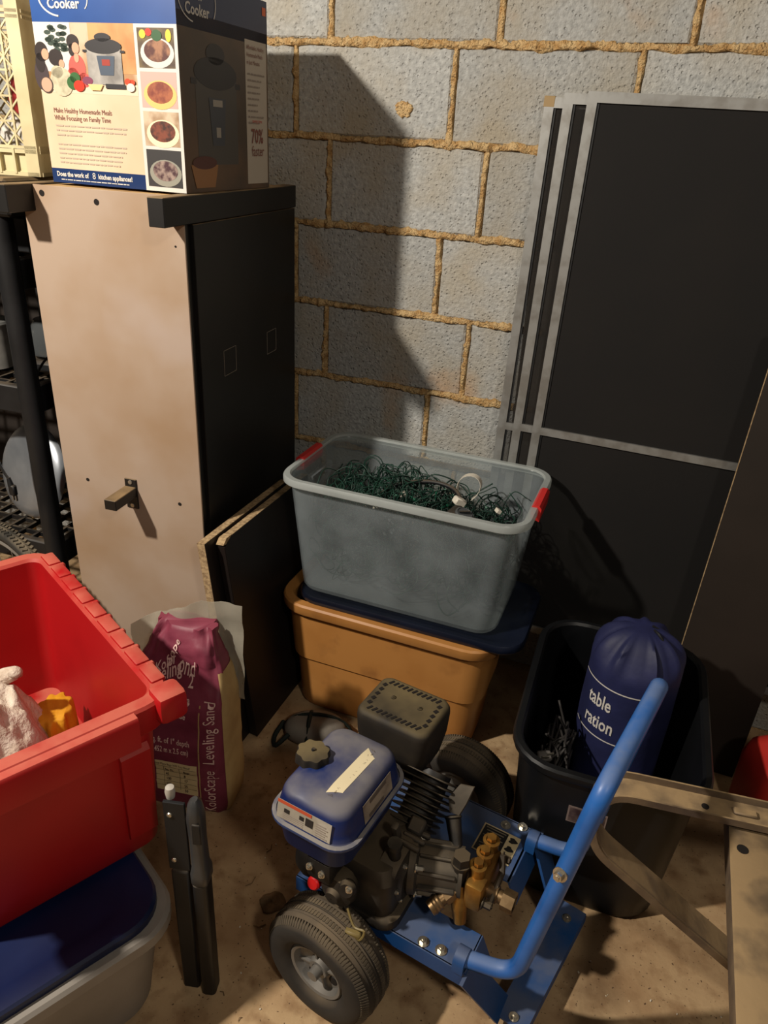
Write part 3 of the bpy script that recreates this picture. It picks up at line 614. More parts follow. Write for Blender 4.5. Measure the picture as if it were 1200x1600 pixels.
for i, (x, y, z) in enumerate(((-.1, -.08, .235), (-.03, -.03, .255), (.2, .03, .235), (-.075, -.09, .235))):
    b = MB(); b.box((x, y, z), (.016, .012, .01), rot=Matrix.Rotation(i*1.1, 3, 'Z') @ Matrix.Rotation(.5, 3, 'X'), bevel=.001); b.build('plug', mat('plug_white', (206, 200, 186), .5), sl, smooth=False)
# heavier black cord with timer
tc_ = thing('timer_cord', 'thick black extension cord with round dial timer on the string lights', 'cord', (.392, -.277, .39))
b = MB(); b.tube(catmull([(-.10, -.05, .23), (-.06, .0, .262), (.02, .03, .275), (.08, .02, .275), (.115, -.02, .268), (.125, -.07, .262)], 8), .0055, 10); b.build('cable', m_blackpl, tc_)
b = MB(); b.box((.145, -.112, .262), (.075, .055, .03), rot=Matrix.Rotation(.35, 3, 'Y') @ rotz(-.15), bevel=.008, seg=2); b.build('timer_body', m_blackpl, tc_)
b = MB(); b.lathe([(.022, 0), (.022, .006), (.018, .009), (.017, .007), (.001, .007)], (.148, -.114, .276), (.3, -.15, 1), 24, True); dl = b.build('timer_dial', mat('dial_grey', (70, 72, 74), .4), tc_)
b = MB(); b.box((.1505, -.115, .286), (.026, .005, .005), rot=rotz(.5)); b.build('dial_grip', m_blackpl, dl, smooth=False)
b = MB(); b.box((.118, -.045, .275), (.03, .022, .018), rot=rotz(.7) @ Matrix.Rotation(.5, 3, 'Y'), bevel=.003); b.build('connector', mat('plug_white', (206, 200, 186), .5), tc_)
# white strap loop
b = MB(); ts = [k*math.pi/10-.9 for k in range(16)]; path = [Vector((.120 + .028*math.cos(t)*(1+.15*math.sin(t)) + .006*math.sin(t), .03, .285 + .036*math.sin(t))) for t in ts]
b.loft([[p + Vector((0, dx, 0)) + Vector((math.cos(t_), 0, math.sin(t_)))*dr for dx, dr in ((-.009, 0), (.009, 0), (.009, .0012), (-.009, .0012))] for p, t_ in zip(path, ts)])
lp = tag(b.build('strap_loop', mat('strap_white', (196, 190, 176), .7)), 'curled white strap loop standing on the string lights', 'strap'); lp.location = (.392, -.277, .385)

# ------------------------------------------------------------------ big black tote with bag and cords
m_bktote = mat('black_tote_plastic', (12, 13, 15), .42, col2=(17, 18, 20), scale=7)
bt = thing('black_tote', 'large open black plastic tote behind the pressure washer handle', 'tote', (.950, -.506, 0), .03)
tote(bt, .312, .497, .355, .507, .372, m_bktote, r=.085, rim=.016, rimh=.02, wall_=.004)
b = MB(); b.box((-.02, -.2525, .26), (.075, .0015, .042)); lb = b.build('sticker', mat('sticker_frame', (120, 104, 98), .5), bt, smooth=False)
b = MB(); b.box((-.02, -.2535, .26), (.068, .001, .035)); b.build('sticker_print', mat('sticker_dark', (56, 40, 42), .5, col2=(96, 80, 74), scale=40), lb, smooth=False)
m_navybag = mat('navy_nylon', (34, 38, 78), .6, col2=(28, 32, 66), scale=10, bump=.3, bscale=30)
bg = thing('stuff_bag', 'navy drawstring stuff bag with white lettering in the black tote', 'bag', (.975, -.44, .02), .0)
BR, BHt = .098, .56
def bagp(a, z):
    k = z/BHt; r = BR*(1+.02*nse((math.cos(a)*2, math.sin(a)*2, z*9)))
    if k > .74:
        q = (k-.74)/.26; r = BR*(1-.80*q**1.6) * (1 + .13*math.sin(q*math.pi*.9)*math.sin(a*9+3*nse((math.cos(a)*2, math.sin(a)*2, 0)))); z = BHt*(.74 + .26*math.sin(q*math.pi/2)*.58)
    return Vector((r*math.cos(a), r*math.sin(a), z))
b = MB(); zz = [0] + [BHt*i/40 for i in range(1, 41)]
b.loft([[bagp(2*math.pi*i/66, z) for i in range(66)] for z in zz]); b.build('bag_body', m_navybag, bg, angle=75)
zg = bagp(0, BHt*.985).z; b = MB(); b.tube([Vector((.022*math.cos(t), .022*math.sin(t), zg-.004)) for t in [k*math.pi/8 for k in range(16)]], .004, 6, True); b.tube(catmull([(.02, 0, zg), (.03, -.02, zg+.004), (.05, -.02, zg-.02), (.04, .01, zg-.01), (.015, .01, zg+.004)], 5), .003, 6); b.build('drawstring', mat('cord_black', (18, 18, 22), .7), bg)
wr = lambda x, y: Vector(((BR*1.022)*math.cos(x/BR), (BR*1.022)*math.sin(x/BR), y))
aC = math.radians(-112)*BR
for i, t_ in enumerate(('table', 'ration')): put_text('bag_text', t_, .050, m_white, bg, F0, aC-.055, .325-.056*i, warp=wr, sx=.62, bold=.0008)
def bagstrip(u0, v0, u1, v1):
    b = MB(); n = max(2, int(abs(u1-u0)/.006)); rows = []
    for i in range(n+1):
        u = u0+(u1-u0)*i/n; rows.append([wr(u, v0), wr(u, v1)])
    for i in range(n): b.poly([rows[i][0], rows[i+1][0], rows[i+1][1], rows[i][1]])
    return b
for q in ((aC-.09, .382, aC+.062, .385), (aC-.09, .245, aC+.062, .248), (aC+.0592, .245, aC+.0622, .385)):
    bagstrip(*q).build('bag_label_border', m_white, bg)
# cords lying in the tote
rr = random.Random(11); ck = thing('cord_bundle', 'bundle of grey cords at the left end of the black tote', 'cord', (.865, -.58, .22))
b = MB()
for i in range(26):
    pts = [Vector((rr.uniform(-.045, .02), rr.uniform(-.11, .07), rr.uniform(-.02, .06))) for k in range(5)]
    pts[-1].z += rr.uniform(0, .06); b.tube(catmull(pts, 5), .0028, 5)
b.build('cord_tangle', mat('cord_grey', (48, 45, 43), .6), ck, angle=180)
b = MB(); b.box((-.035, -.085, .07), (.03, .022, .03), rot=rotz(.5) @ Matrix.Rotation(.5, 3, 'X'), bevel=.003); pg = b.build('plug', mat('plug_grey', (92, 88, 84), .5), ck)
for k in (-1, 1):
    b = MB(); b.box((-.025+.004*k, -.093+.007*k, .086), (.014, .002, .005), rot=rotz(.5)); b.build('prong', m_chrome, pg, smooth=False)
for i, (x, y) in enumerate(((.01, -.1), (.03, -.105), (.06, -.11))):
    b = MB(); b.box((x, y, .0), (.012, .004, .14), rot=Matrix.Rotation(.3-.2*i, 3, 'Y') @ Matrix.Rotation(.2, 3, 'X')); tag(b.build('ribbon', mat('teal_ribbon' if i == 0 else 'dark_ribbon', (36, 96, 92) if i == 0 else (40, 52, 42), .6), None, False, loc=(.865, -.58, .22)), ['teal plastic strip standing in the black tote', 'dark green strip beside the teal one in the black tote', 'dark green strip nearest the blue handle in the black tote'][i], 'strip')
fl0 = MB(); fl0.box((.842, -.56, .105), (.07, .26, .18), bevel=.03, seg=2); tag(fl0.build('black_sack', mat('black_fabric', (16, 16, 18), .85)), 'black cloth bundle lying at the bottom of the black tote', 'cloth')

# ------------------------------------------------------------------ sack of leveling sand in a clear bag
m_sack = mat('maroon_sack', (130, 56, 74), .5, col2=(112, 44, 62), scale=14, bump=.35, bscale=22)
m_sacktan = mat('tan_sack', (186, 158, 108), .6, col2=(168, 138, 92), scale=12, bump=.3, bscale=22)
sk = thing('sand_sack', 'maroon and tan plastic sack of leveling sand, crumpled at the top', 'sack', (.045, -.812, 0), .18)
def sackp(a, z, off=0.):
    """a: angle round the sack, z: height"""
    q = z/.30; hwid, hdep = .122, .062; dx = -.012*q; dy = .02*q
    bul = .012*math.sin(min(q, 1)*math.pi)
    wr_ = .004*nse((math.cos(a)*3, math.sin(a)*3, z*24)) + .003*nse((math.cos(a)*6, z*50, 3)); k = 1.
    if q > 1:
        s_ = min(1, (q-1)/.5); k = 1 - .45*s_; wr_ += .03*s_*nse((a*1.3, z*16, 5)) + .012*s_*nse((a*3, z*40, 9)); dx += .015*s_; dy += .02*s_; hdep *= 1-.3*s_
    if q < .08: k *= .93 + .07*q/.08
    c, s = math.cos(a), math.sin(a); e = .42
    x = math.copysign(abs(c)**e, c)*(hwid*k + off + wr_*.4); y = math.copysign(abs(s)**e, s)*(hdep*(k if q < 1 else k*.9) + bul*(1-c*c) + off + wr_)
    return Vector((x+dx, y+dy, z))
b = MB(); hs = [.001] + [.30*i/26 for i in range(1, 27)] + [.30 + .155*i/16 for i in range(1, 17)]
b.loft([[sackp(2*math.pi*i/72, z) for i in range(72)] for z in hs]); b.build('sack_body', m_sack, sk, angle=70)
def sack_xy(x, z, off=.0015):
    best = None                                        # front surface point for lettering
    xx = max(-.999, min(.999, (x+.012*z/.30)/.122)); a = 2*math.pi - math.acos(math.copysign(abs(xx)**(1/.42), xx)); p = sackp(a, z, 0); p.y -= off; return p
def sackpatch(name, x0, z0, x1, z1, m, off, nx=6, nz=14):
    b = MB(); g = [[b.v(sack_xy(x0+(x1-x0)*i/nx, z0+(z1-z0)*j/nz, off)) for i in range(nx+1)] for j in range(nz+1)]
    for j in range(nz):
        for i in range(nx): b.face([g[j][i], g[j][i+1], g[j+1][i+1], g[j+1][i]])
    return b.build(name, m, sk, angle=180)
b = MB(); gz = [.004 + .36*j/24 for j in range(25)]; ga = [-.58 + 1.28*i/16 for i in range(17)]
g_ = [[b.v(sackp(a, z, .0012)) for a in ga] for z in gz]
for j in range(24):
    for i in range(16): b.face([g_[j][i], g_[j][i+1], g_[j+1][i+1], g_[j+1][i]])
b.build('side_gusset', m_sacktan, sk, angle=70)
sackpatch('seam_line', .054, .004, .057, .30, m_sacktan, .0014, 1)
sackpatch('coverage_table', -.050, .056, .050, .145, mat('table_tan', (214, 192, 146), .6), .0012)
mk = mat('print_dark', (60, 40, 36), .6); wp = lambda x, y: sack_xy(x, y, .0024)
for z in (.072, .087, .102, .117, .131): sackpatch('table_line', -.053, z, .048, z+.0008, mk, .002, 6, 1)
for x in (-.03, .008): sackpatch('table_line', x, .066, x+.0008, .131, mk, .002, 1, 8)
for i, (l1, l2) in enumerate((('Sq. Ft.', 'Bags'), ('45', '8'), ('100', '17'), ('150', '25'), ('300', '50'))):
    if i < 5: put_text('table_text', l1, .0105, mk, sk, F0, -.026, .1195-.0143*i, warp=wp, sx=.8, bold=.0002); put_text('table_text', l2, .0105, mk, sk, F0, .018, .1195-.0143*i, warp=wp, sx=.8, bold=.0002)
put_text('table_text', 'How Many Bags Will You Need?', .0082, mk, sk, F0, -.052, .135, warp=wp, sx=.8)
mp = mat('print_pink', (226, 192, 182), .6)
put_text('sack_text', 'sq. ft. of 1" depth', .0215, mp, sk, F0, -.058, .198, warp=wp, sx=.62, bold=.0003)
put_text('sack_text', '0.452 m x 2.5 cm)', .020, mp, sk, F0, -.056, .174, warp=wp, sx=.60, bold=.0003)
put_text('sack_text', 'Leveling Sand', .036, mp, sk, F0, .090, .155, rot=math.pi/2, warp=lambda x, y: sack_xy(x, min(y, .335), .003), sx=.8)
put_text('sack_text', 'KolorScape', .036, mp, sk, F0, .090, .010, rot=math.pi/2, warp=wp, sx=.75)
for t_, sz, x, z, r_ in (('2', .034, .03, .345, -.05), ('eling', .036, -.06, .35, .35), ('ond', .04, -.012, .375, -.1), ('Kolor', .028, -.085, .362, .45), ('olora', .018, .0, .312, 0), ('Scape', .026, -.045, .385, 1.1), ('1.85', .017, -.05, .295, -.05), ('Base', .016, .0, .282, -.2)):
    put_text('sack_text', t_, sz*1.3, mp, sk, F0, x, z-.012, rot=r_, warp=lambda x, y: sack_xy(x*.8, min(y, .45), .004), sx=.8, bold=.0004)
# clear film bag behind and above
m_film = frosted('clear_film', (206, 200, 184), .55, .15)
b = MB(); nf = 26; rows = []
for j in range(13):
    s_ = j/12; row = []
    for i in range(nf+1):
        u = i/nf; x = -.145 + .27*u - .01*s_; z = .26 + s_*(.235 - .10*max(0, .62-u)**1.1*1.6) ; y = .045 + .012*math.sin(u*9) + .012*nse((u*7, s_*5, 2)) + .03*s_
        row.append((x, y, z + .006*nse((u*14, s_*6, 7))))
    rows.append(row)
b.loft([[Vector(p) for p in r] + [Vector(p) + V3(0, .0012, 0) for p in r[::-1]] for r in rows]); b.build('clear_film', m_film, sk, angle=30)

# ------------------------------------------------------------------ red attached-lid tote with cloth and brush
m_red = mat('red_plastic', (172, 20, 24), .42, col2=(158, 16, 20), scale=4, dust=(190, 104, 84), damt=.7, dscale=10)
rb = thing('red_tote', 'large open red plastic tote with notched rim standing on a blue lid', 'tote', (-.089, -1.157, .2635), math.radians(-27.3))
RW, RD, RH = .60, .42, .343
tote(rb, RW-.075, RD-.085, RW-.062, RD-.062, RH, m_red, r=.03, rim=.027, rimh=.055, wall_=.004)
hx, hy = RW/2, RD/2
for i in range(9):                                       # knuckles of the lid hinge along the long rim
    x = hx-.075 - i*.058; b = MB(); b.box((x, hy-.016, RH-.002), (.050, .026, .012), bevel=.004, seg=2); b.build('hinge_knuckle', m_red, rb)
for i in range(8):
    x = hx-.104 - i*.058; b = MB(); b.box((x, hy-.006, RH-.012), (.012, .016, .026), bevel=.003); b.build('hinge_notch', m_red, rb)
for sy in (1, -1):
    b = MB(); b.box((hx-.016, sy*(hy-.018), RH-.018), (.05, .052, .055), bevel=.012, seg=2); b.build('corner_block', m_red, rb)
b = MB(); b.loft([[V3(hx+x, y, z) for x, z in ((-.03, RH-.002), (.008, RH-.002), (.012, RH-.008), (.010, RH-.062), (.004, RH-.066), (.0, RH-.01), (-.03, RH-.008))] for y in (-.13, -.125, .125, .13)]); b.build('grip_rim', m_red, rb)
b = MB(); b.loft([[V3(hx+x-.031, y, z) for x, z in ((0, .05), (.006, .055), (.010, .24), (0, .25))] for y in (hy-.105, hy-.095, hy-.065, hy-.055)]); b.build('end_rib', m_red, rb)
for y in (-.05, .11):
    b = MB(); b.box((-.0, y, .0165), (.38, .05, .005), bevel=.002); b.build('floor_rib', m_red, rb)
# terry cloth
m_terry = mat('terry_cloth', (214, 200, 184), .95, col2=(194, 176, 158), scale=40, bump=1., bscale=130, spec=.1)
b = bmesh.new(); bmesh.ops.create_grid(b, x_segments=70, y_segments=70, size=.5)
for v in b.verts:
    x, y = v.co.x, v.co.y; r = math.hypot(x, y)*2
    z = .215*max(0, 1-r**2.6) - .075*abs(nse((x*5, y*5, 1))) - .03*abs(nse((x*11, y*11, 4))) + .003*nse((x*70, y*70, 4)) + .035
    v.co = Vector((x*.30, y*.32, max(.0, z)))
me = bpy.data.meshes.new('terry'); b.to_mesh(me); b.free()
tcl = thing('terry_cloth', 'white terry cloth heaped inside the red tote', 'cloth', (-.142, -1.185, .282))
co_ = link('cloth_heap', me, m_terry, tcl, True, 180); sm = co_.modifiers.new('solid', 'SOLIDIFY'); sm.thickness = .004
b = MB(); pth = catmull([(-.02, .06, .15), (-.012, .072, .185), (.004, .084, .207), (.026, .094, .218)], 6); b.tube(pth, .02, 14, rad=[.026 - .013*i/(len(pth)-1) for i in range(len(pth))]); b.lathe([(.015, 0), (.012, .008), (.006, .012), (.001, .0125)], pth[-1], (.3, .3, 1), 14, True); b.build('twisted_corner', m_terry, tcl, angle=180)
# yellow scrub brush
yb = thing('scrub_brush', 'yellow scalloped scrub sponge beside the terry cloth in the red tote', 'brush', (-.085, -1.048, .278), .5)
m_yel = mat('yellow_foam', (216, 158, 28), .7, col2=(196, 132, 20), scale=20, bump=.3, bscale=80)
sil = [(.035*(1 + .10*math.cos(9*a))*math.cos(a), .05*(1 + .10*math.cos(9*a))*math.sin(a)) for a in [i*2*math.pi/72 for i in range(72)]]
b = MB(); b.loft([[V3(x*k, y*k, z) for x, y in sil] for z, k in ((0, 1.08), (.02, 1.05), (.10, .98), (.112, .93), (.115, .85))]); b.build('sponge_body', m_yel, yb, angle=50)
b = MB(); b.loft([[V3(x*k*1.06, y*k*1.06, z) for x, y in sil] for z, k in ((-.002, 1.04), (.012, 1.06), (.02, 1.0))]); b.build('bristles', mat('brown_bristle', (96, 48, 22), .9), yb)

# blue-lidded grey tote underneath
m_greypl = mat('grey_plastic', (134, 128, 120), .5, col2=(118, 112, 104), scale=6)
m_blue = mat('blue_plastic', (14, 24, 58), .38, col2=(18, 31, 70), scale=5)
bl = thing('lidded_tote', 'grey tote with dark blue lid beneath the red tote', 'tote', (-.036, -1.308, 0), math.radians(-27.3))
def body(t, rings, m, nm, r, angle=35):
    b = MB(); b.loft([[V3(x, y, z) for x, y in rrect(w, d, r, 7)] for w, d, z in rings]); return b.build(nm, m, t, angle=angle)
body(bl, ((.49, .39, 0), (.51, .41, .01), (.55, .45, .205), (.575, .475, .208), (.585, .485, .215), (.585, .485, .236), (.575, .475, .242)), m_greypl, 'tub', .075)
lidb = body(bl, ((.55, .45, .241), (.55, .45, .256), (.542, .442, .2605), (.48, .38, .2605), (.47, .37, .2575)), m_blue, 'lid', .07)
b = MB(); b.lathe([(.055, -.003), (.05, .003), (.04, .004), (.035, .0), (.001, -.001)], (.17, -.07, .258), (0, 0, 1), 30); b.build('lid_boss', m_blue, lidb)

# folded hand cart standing beside it
ct = thing('folding_cart', 'folded black hand cart standing upright beside the blue-lidded tote', 'cart', (.350, -1.196, 0), .25)
m_grip = mat('grip_grey', (66, 66, 66), .35, col2=(52, 52, 52), scale=8)
b = MB(); b.loft([[V3(x, y, z) for x, y in rrect(w, d, .008, 4)] for w, d, z in ((.020, .026, 0), (.026, .034, .006), (.026, .034, .30), (.026, .034, .302))]); b.build('rail', m_blackpl, ct)
b = MB(); b.loft([[V3(x+.002*math.sin(z*9), y, z) for x, y in rrect(w, d, .009, 4)] for w, d, z in ((.022, .03, .30), (.03, .038, .31), (.03, .038, .33), (.025, .032, .345), (.024, .03, .40), (.026, .032, .455), (.02, .026, .482), (.01, .012, .49))]); hg = b.build('handle_grip', m_grip, ct)
b = MB(); b.box((.004, -.0165, .43), (.014, .004, .045), bevel=.0015); b.build('release_button', m_blackpl, hg)
b = MB(); b.box((-.036, .0, .40), (.036, .006, .155), bevel=.001); pl_ = b.build('side_plate', mat('black_steel_plate', (34, 35, 37), .45, .3), ct, smooth=False)
for z in (.45, .345):
    b = MB(); b.lathe([(.005, 0), (.004, .002), (.001, .0025)], (-.044, -.0031, z), (0, -1, 0), 10, True); b.build('rivet', m_chrome, pl_)
b = MB(); b.lathe([(.007, -.012), (.0085, 0), (.007, .009), (.001, .011)], (-.046, .012, .486), (0, 0, 1), 14, True); b.build('white_knob', mat('knob_white', (176, 170, 160), .5), ct)
b = MB(); b.box((-.036, .004, .16), (.030, .020, .32), bevel=.003); b.build('cross_frame', m_blackpl, ct)

# ------------------------------------------------------------------ rusty steel stand at the right edge
m_rust = mat('dusty_steel', (120, 102, 80), .6, .25, col2=(78, 66, 58), scale=11, thr=(.42, .66), dust=(168, 142, 104), damt=.9, dscale=16, bump=.15, bscale=60)
st = thing('steel_stand', 'dusty bent steel channel stand at the right edge', 'stand', (.957, -.905, 0), .127)
def channel(t, path, wid, lip, nm, th=.003):
    """flat strap with turned lips swept along a path in the local xz plane"""
    b = MB(); n = len(path); rings = []
    for i, p in enumerate(path):
        d = (path[min(i+1, n-1)] - path[max(i-1, 0)]).normalized(); nn = Vector((-d.z, 0, d.x))
        pr = [(-wid/2, 0), (wid/2, 0), (wid/2, -lip), (wid/2-th, -lip), (wid/2-th, -th), (-wid/2+th, -th), (-wid/2+th, -lip), (-wid/2, -lip)]
        rings.append([p + Vector((0, y, 0)) + nn*k for y, k in pr])
    b.loft(rings); return b.build(nm, m_rust, t, angle=40)
pa = fillet([(.75, 0, .50), (-.012, 0, .50), (-.012, 0, .385), (.30, 0, .15), (.498, 0, .0)], .048, 7)
channel(st, pa[::-1], .056, -.013, 'bent_channel')
channel(st, fillet([(.75, 0, .50), (.80, 0, .47), (.80, 0, .0)], .03, 5), .046, .013, 'back_leg')
E2 = rotz(-.127)
b = MB(); b.box((.163, -.385, .474), (.060, .80, .03), rot=E2, bevel=.004, seg=2); bar = b.build('cross_arm', m_rust, st)
b = MB(); b.box((.213, -.765, .23), (.05, .035, .46), bevel=.004); b.build('front_leg', m_rust, st)
def hole2(p, r, par):
    b = MB(); b.lathe([(r, -.0006), (r, .0004), (.0005, .0006)], p, (0, 0, 1), 16, True); b.build('bolt_hole', m_hole, par)
hole2((.194, -.060, .4895), .0085, bar); hole2((.145, .0, .5005), .006, st)
b = MB(); b.box((.205, .002, .503), (.036, .014, .006), bevel=.002); b.build('weld_tab', m_rust, st)
# red container beyond it
m_redcan = mat('red_can_plastic', (178, 44, 34), .5, col2=(158, 34, 30), scale=6)
rc = thing('red_jug', 'red plastic jug partly hidden at the right edge', 'jug', (1.365, -.35, 0), .3)
body(rc, ((.17, .15, 0), (.18, .16, .01), (.185, .165, .17), (.17, .15, .21), (.11, .10, .245), (.05, .05, .26), (.045, .045, .285)), m_redcan, 'jug_body', .035)
b = MB(); b.lathe([(.026, .283), (.026, .305), (.022, .31), (.001, .31)], (0, 0, 0), (0, 0, 1), 20, True); b.build('cap', m_blackpl, rc)
b = MB(); b.tube(catmull([(.03, 0, .25), (.06, 0, .285), (.085, 0, .25), (.08, 0, .2)], 5), .011, 10); b.build('handle', m_redcan, rc)

# grey padded thing with straps on the floor by the orange tote
kp = thing('knee_pad', 'grey rounded pad with dark green straps on the floor before the orange tote', 'pad', (.245, -.53, .0), .3)
m_pad = mat('grey_pad', (128, 122, 112), .7, col2=(108, 102, 94), scale=10)
b = MB(); b.loft([[V3(.078*k*math.cos(a)*(1.12 if math.cos(a) < 0 else 1), .055*k*math.sin(a), z) for a in [i*math.pi/14 for i in range(28)]] for k, z in ((.86, .001), (1, .012), (1, .03), (.9, .045), (.66, .056), (.3, .061))]); b.build('pad_shell', m_pad, kp, angle=60)
m_strap = mat('dark_green_strap', (24, 34, 30), .8)
for x in (-.02,): 
    b = MB(); b.tube([(x, .057*math.cos(t), .063*math.sin(t)) for t in [k*math.pi/12 for k in range(13)]], .006, 6); b.build('strap', m_strap, kp)
b = MB(); b.tube([(-.093*math.cos(t)*.98, .012, .0615*math.sin(t)+.003) for t in [k*math.pi/14 for k in range(15)]], .005, 6); b.build('strap', m_strap, kp)
b = MB(); b.tube(catmull([(-.07, -.035, .03), (-.1, -.06, .012), (-.11, -.02, .006), (-.095, .03, .012)], 6), .006, 6); b.build('strap', m_strap, kp)

# ------------------------------------------------------------------ pressure washer
PH = -.15; O = Vector((.625, -.90, 0)); RZ = Matrix.Rotation(-PH, 4, 'Z')
pw = thing('pressure_washer', 'blue pressure washer on two tyres with bare engine and brass pump', 'pressure washer', O, PH)
def w(x, y, z): return RZ @ (Vector((x, y, z)) - O)      # world point -> washer space
m_bluepaint = mat('blue_paint', (26, 72, 128), .38, col2=(22, 62, 114), scale=7, dust=(120, 118, 112), damt=.35)
m_bluetube = mat('blue_tube', (42, 98, 172), .3, col2=(34, 84, 152), scale=14, thr=(.45, .7), dust=(128, 140, 160), damt=.45)
m_tank = mat('tank_blue', (22, 40, 92), .32, col2=(18, 34, 82), scale=8, dust=(116, 112, 112), damt=.9, dscale=9)
m_rubber = mat('tyre_rubber', (38, 35, 32), .8, col2=(50, 46, 41), scale=14, dust=(118, 102, 80), damt=.75, dscale=8)
m_tread = mat('tyre_tread', (52, 47, 41), .85, col2=(74, 66, 54), scale=12, dust=(112, 98, 76), damt=.7)
m_hub = mat('hub_grey', (112, 110, 106), .45, .3, dust=(110, 100, 86), damt=.4)
m_cast = mat('cast_engine', (62, 58, 52), .5, .5, col2=(46, 42, 38), scale=14, dust=(120, 104, 80), damt=.55)
m_pump = mat('pump_casting', (86, 80, 72), .5, .5, col2=(66, 62, 56), scale=16, dust=(124, 108, 84), damt=.5)
m_engblk = mat('engine_black', (20, 19, 19), .5, .1, col2=(30, 28, 26), scale=14, dust=(104, 92, 72), damt=.5)
m_muff = mat('muffler_dusty', (38, 34, 30), .65, .2, col2=(50, 44, 36), scale=18, dust=(112, 98, 68), damt=.95, dscale=6)
m_brass = mat('brass', (166, 124, 60), .4, .8, col2=(136, 98, 48), scale=30)
m_brassl = mat('worn_brass', (150, 124, 90), .4, .8, col2=(120, 96, 66), scale=40)
m_label = mat('label_grey', (172, 164, 150), .6, col2=(150, 142, 128), scale=30)
def part(nm, m, par=pw, **k):
    return lambda b: b.build(nm, m, par, **k)
def bolt(p, d, r=.007, h=.006, par=pw, nm='bolt', m=None):
    p = Vector(p); d = Vector(d).normalized(); b = MB(); b.cyl(p, p+d*.002, r*1.5, r*1.5, 14); b.cyl(p+d*.002, p+d*(.002+h), r, r*.95, 6); b.cyl(p+d*(.002+h), p+d*(.004+h), r*.5, r*.45, 8); return b.build(nm, m or m_chrome, par, angle=30)
# wheels on the axle
WN, WF = w(.553, -1.124, .115), w(.668, -.640, .115); AXL = (WF-WN).normalized(); WR, WWd = .115, .094
b = MB(); b.cyl(WN, WF, .009, n=12); b.build('axle', m_engblk, pw)
def wheel(c, out):
    hwd = WWd/2
    prof = [(.056, -hwd*.55), (.060, -hwd*.78), (.072, -hwd*.97), (.088, -hwd), (.100, -hwd*.93), (.108, -hwd*.74), (.1115, -hwd*.5), (.1135, -hwd*.42), (.1115, -hwd*.38), (.1145, -hwd*.3), (.115, -hwd*.12), (.1125, -hwd*.08), (.115, hwd*.02)]
    prof = prof + [(r, -z) for r, z in reversed(prof[:-1])]
    b = MB(); b.lathe(prof, c, AXL, 64); ty = b.build('tyre', m_rubber, pw, angle=50)
    u = AXL.orthogonal().normalized(); v = AXL.cross(u); b = MB()
    for i in range(110):
        a = 2*math.pi*i/110; rd = u*math.cos(a)+v*math.sin(a); tg = AXL.cross(rd)
        for s in (1, -1):
            p = c + AXL*s*hwd*.70; R3 = Matrix((tg, AXL, rd)).transposed()
            b.box(c + rd*.1062 + AXL*s*hwd*.72, (.0030, .015, .0060), rot=R3 @ Matrix.Rotation(-s*.72, 3, 'X'))
        for s in (.21, -.21): b.box(c + rd*.1142 + AXL*s*hwd, (.0042, .010, .003), rot=Matrix((tg, AXL, rd)).transposed())
    tr = b.build('tread', m_tread, ty, smooth=False); tr['kind'] = 'stuff'
    A = AXL*out; b = MB(); b.lathe([(.058, .0), (.058, hwd*.70), (.055, hwd*.78), (.050, hwd*.74), (.046, hwd*.45), (.022, hwd*.40), (.018, hwd*.62), (.012, hwd*.62)], c, A, 40, False); b.lathe([(.058, 0), (.058, -hwd*.7), (.05, -hwd*.7), (.046, -hwd*.4), (.012, -hwd*.4)], c, A, 40); hb = b.build('hub', m_hub, pw)
    b = MB(); b.cyl(c + A*hwd*.45, c + A*hwd*.95, .0115, .0105, 12); b.build('axle_cap', m_hub, hb)
    for i in range(4):
        a = i*math.pi/2+.5; rd = u*math.cos(a)+v*math.sin(a); tg = AXL.cross(rd); b = MB(); b.box(c + A*hwd*.47 + rd*.033, (.004, .006, .028), rot=Matrix((tg, AXL, rd)).transposed()); b.build('spoke_rib', m_hub, hb, smooth=False)
    for i in range(2):
        a = i*math.pi/2+1.3; rd = u*math.cos(a)+v*math.sin(a); b = MB(); b.lathe([(.009, 0), (.009, .0015), (.001, .002)], c + A*hwd*.425 + rd*.033, A, 12, True); b.build('hub_opening', m_hole, hb)
wheel(WN, -1); wheel(WF, 1)
# base tray
zt = .185
b = MB(); b.prism([(-.15, -.172), (.10, -.172), (.195, -.172), (.195, -.095), (.105, -.095), (.105, .030), (.2, .030), (.2, .168), (-.15, .168)], zt-.004, zt); b.build('deck_plate', m_bluepaint, pw, smooth=False)
for y0, y1, yy in ((-.172, -.172, -.172), (.168, .168, .168)):
    b = MB(); b.box((.0225, yy, zt-.018), (.345, .004, .036)); b.build('deck_flange', m_bluepaint, pw, smooth=False)
for y0, y1 in ((-.172, -.095), (.030, .168)):
    b = MB(); b.loft([[(.193, y0, zt), (.193, y1, zt), (.197, y1, zt), (.197, y0, zt)], [(.215, y0, zt-.05), (.215, y1, zt-.05), (.219, y1, zt-.05), (.219, y0, zt-.05)]]); b.build('deck_lip', m_bluepaint, pw, smooth=False)
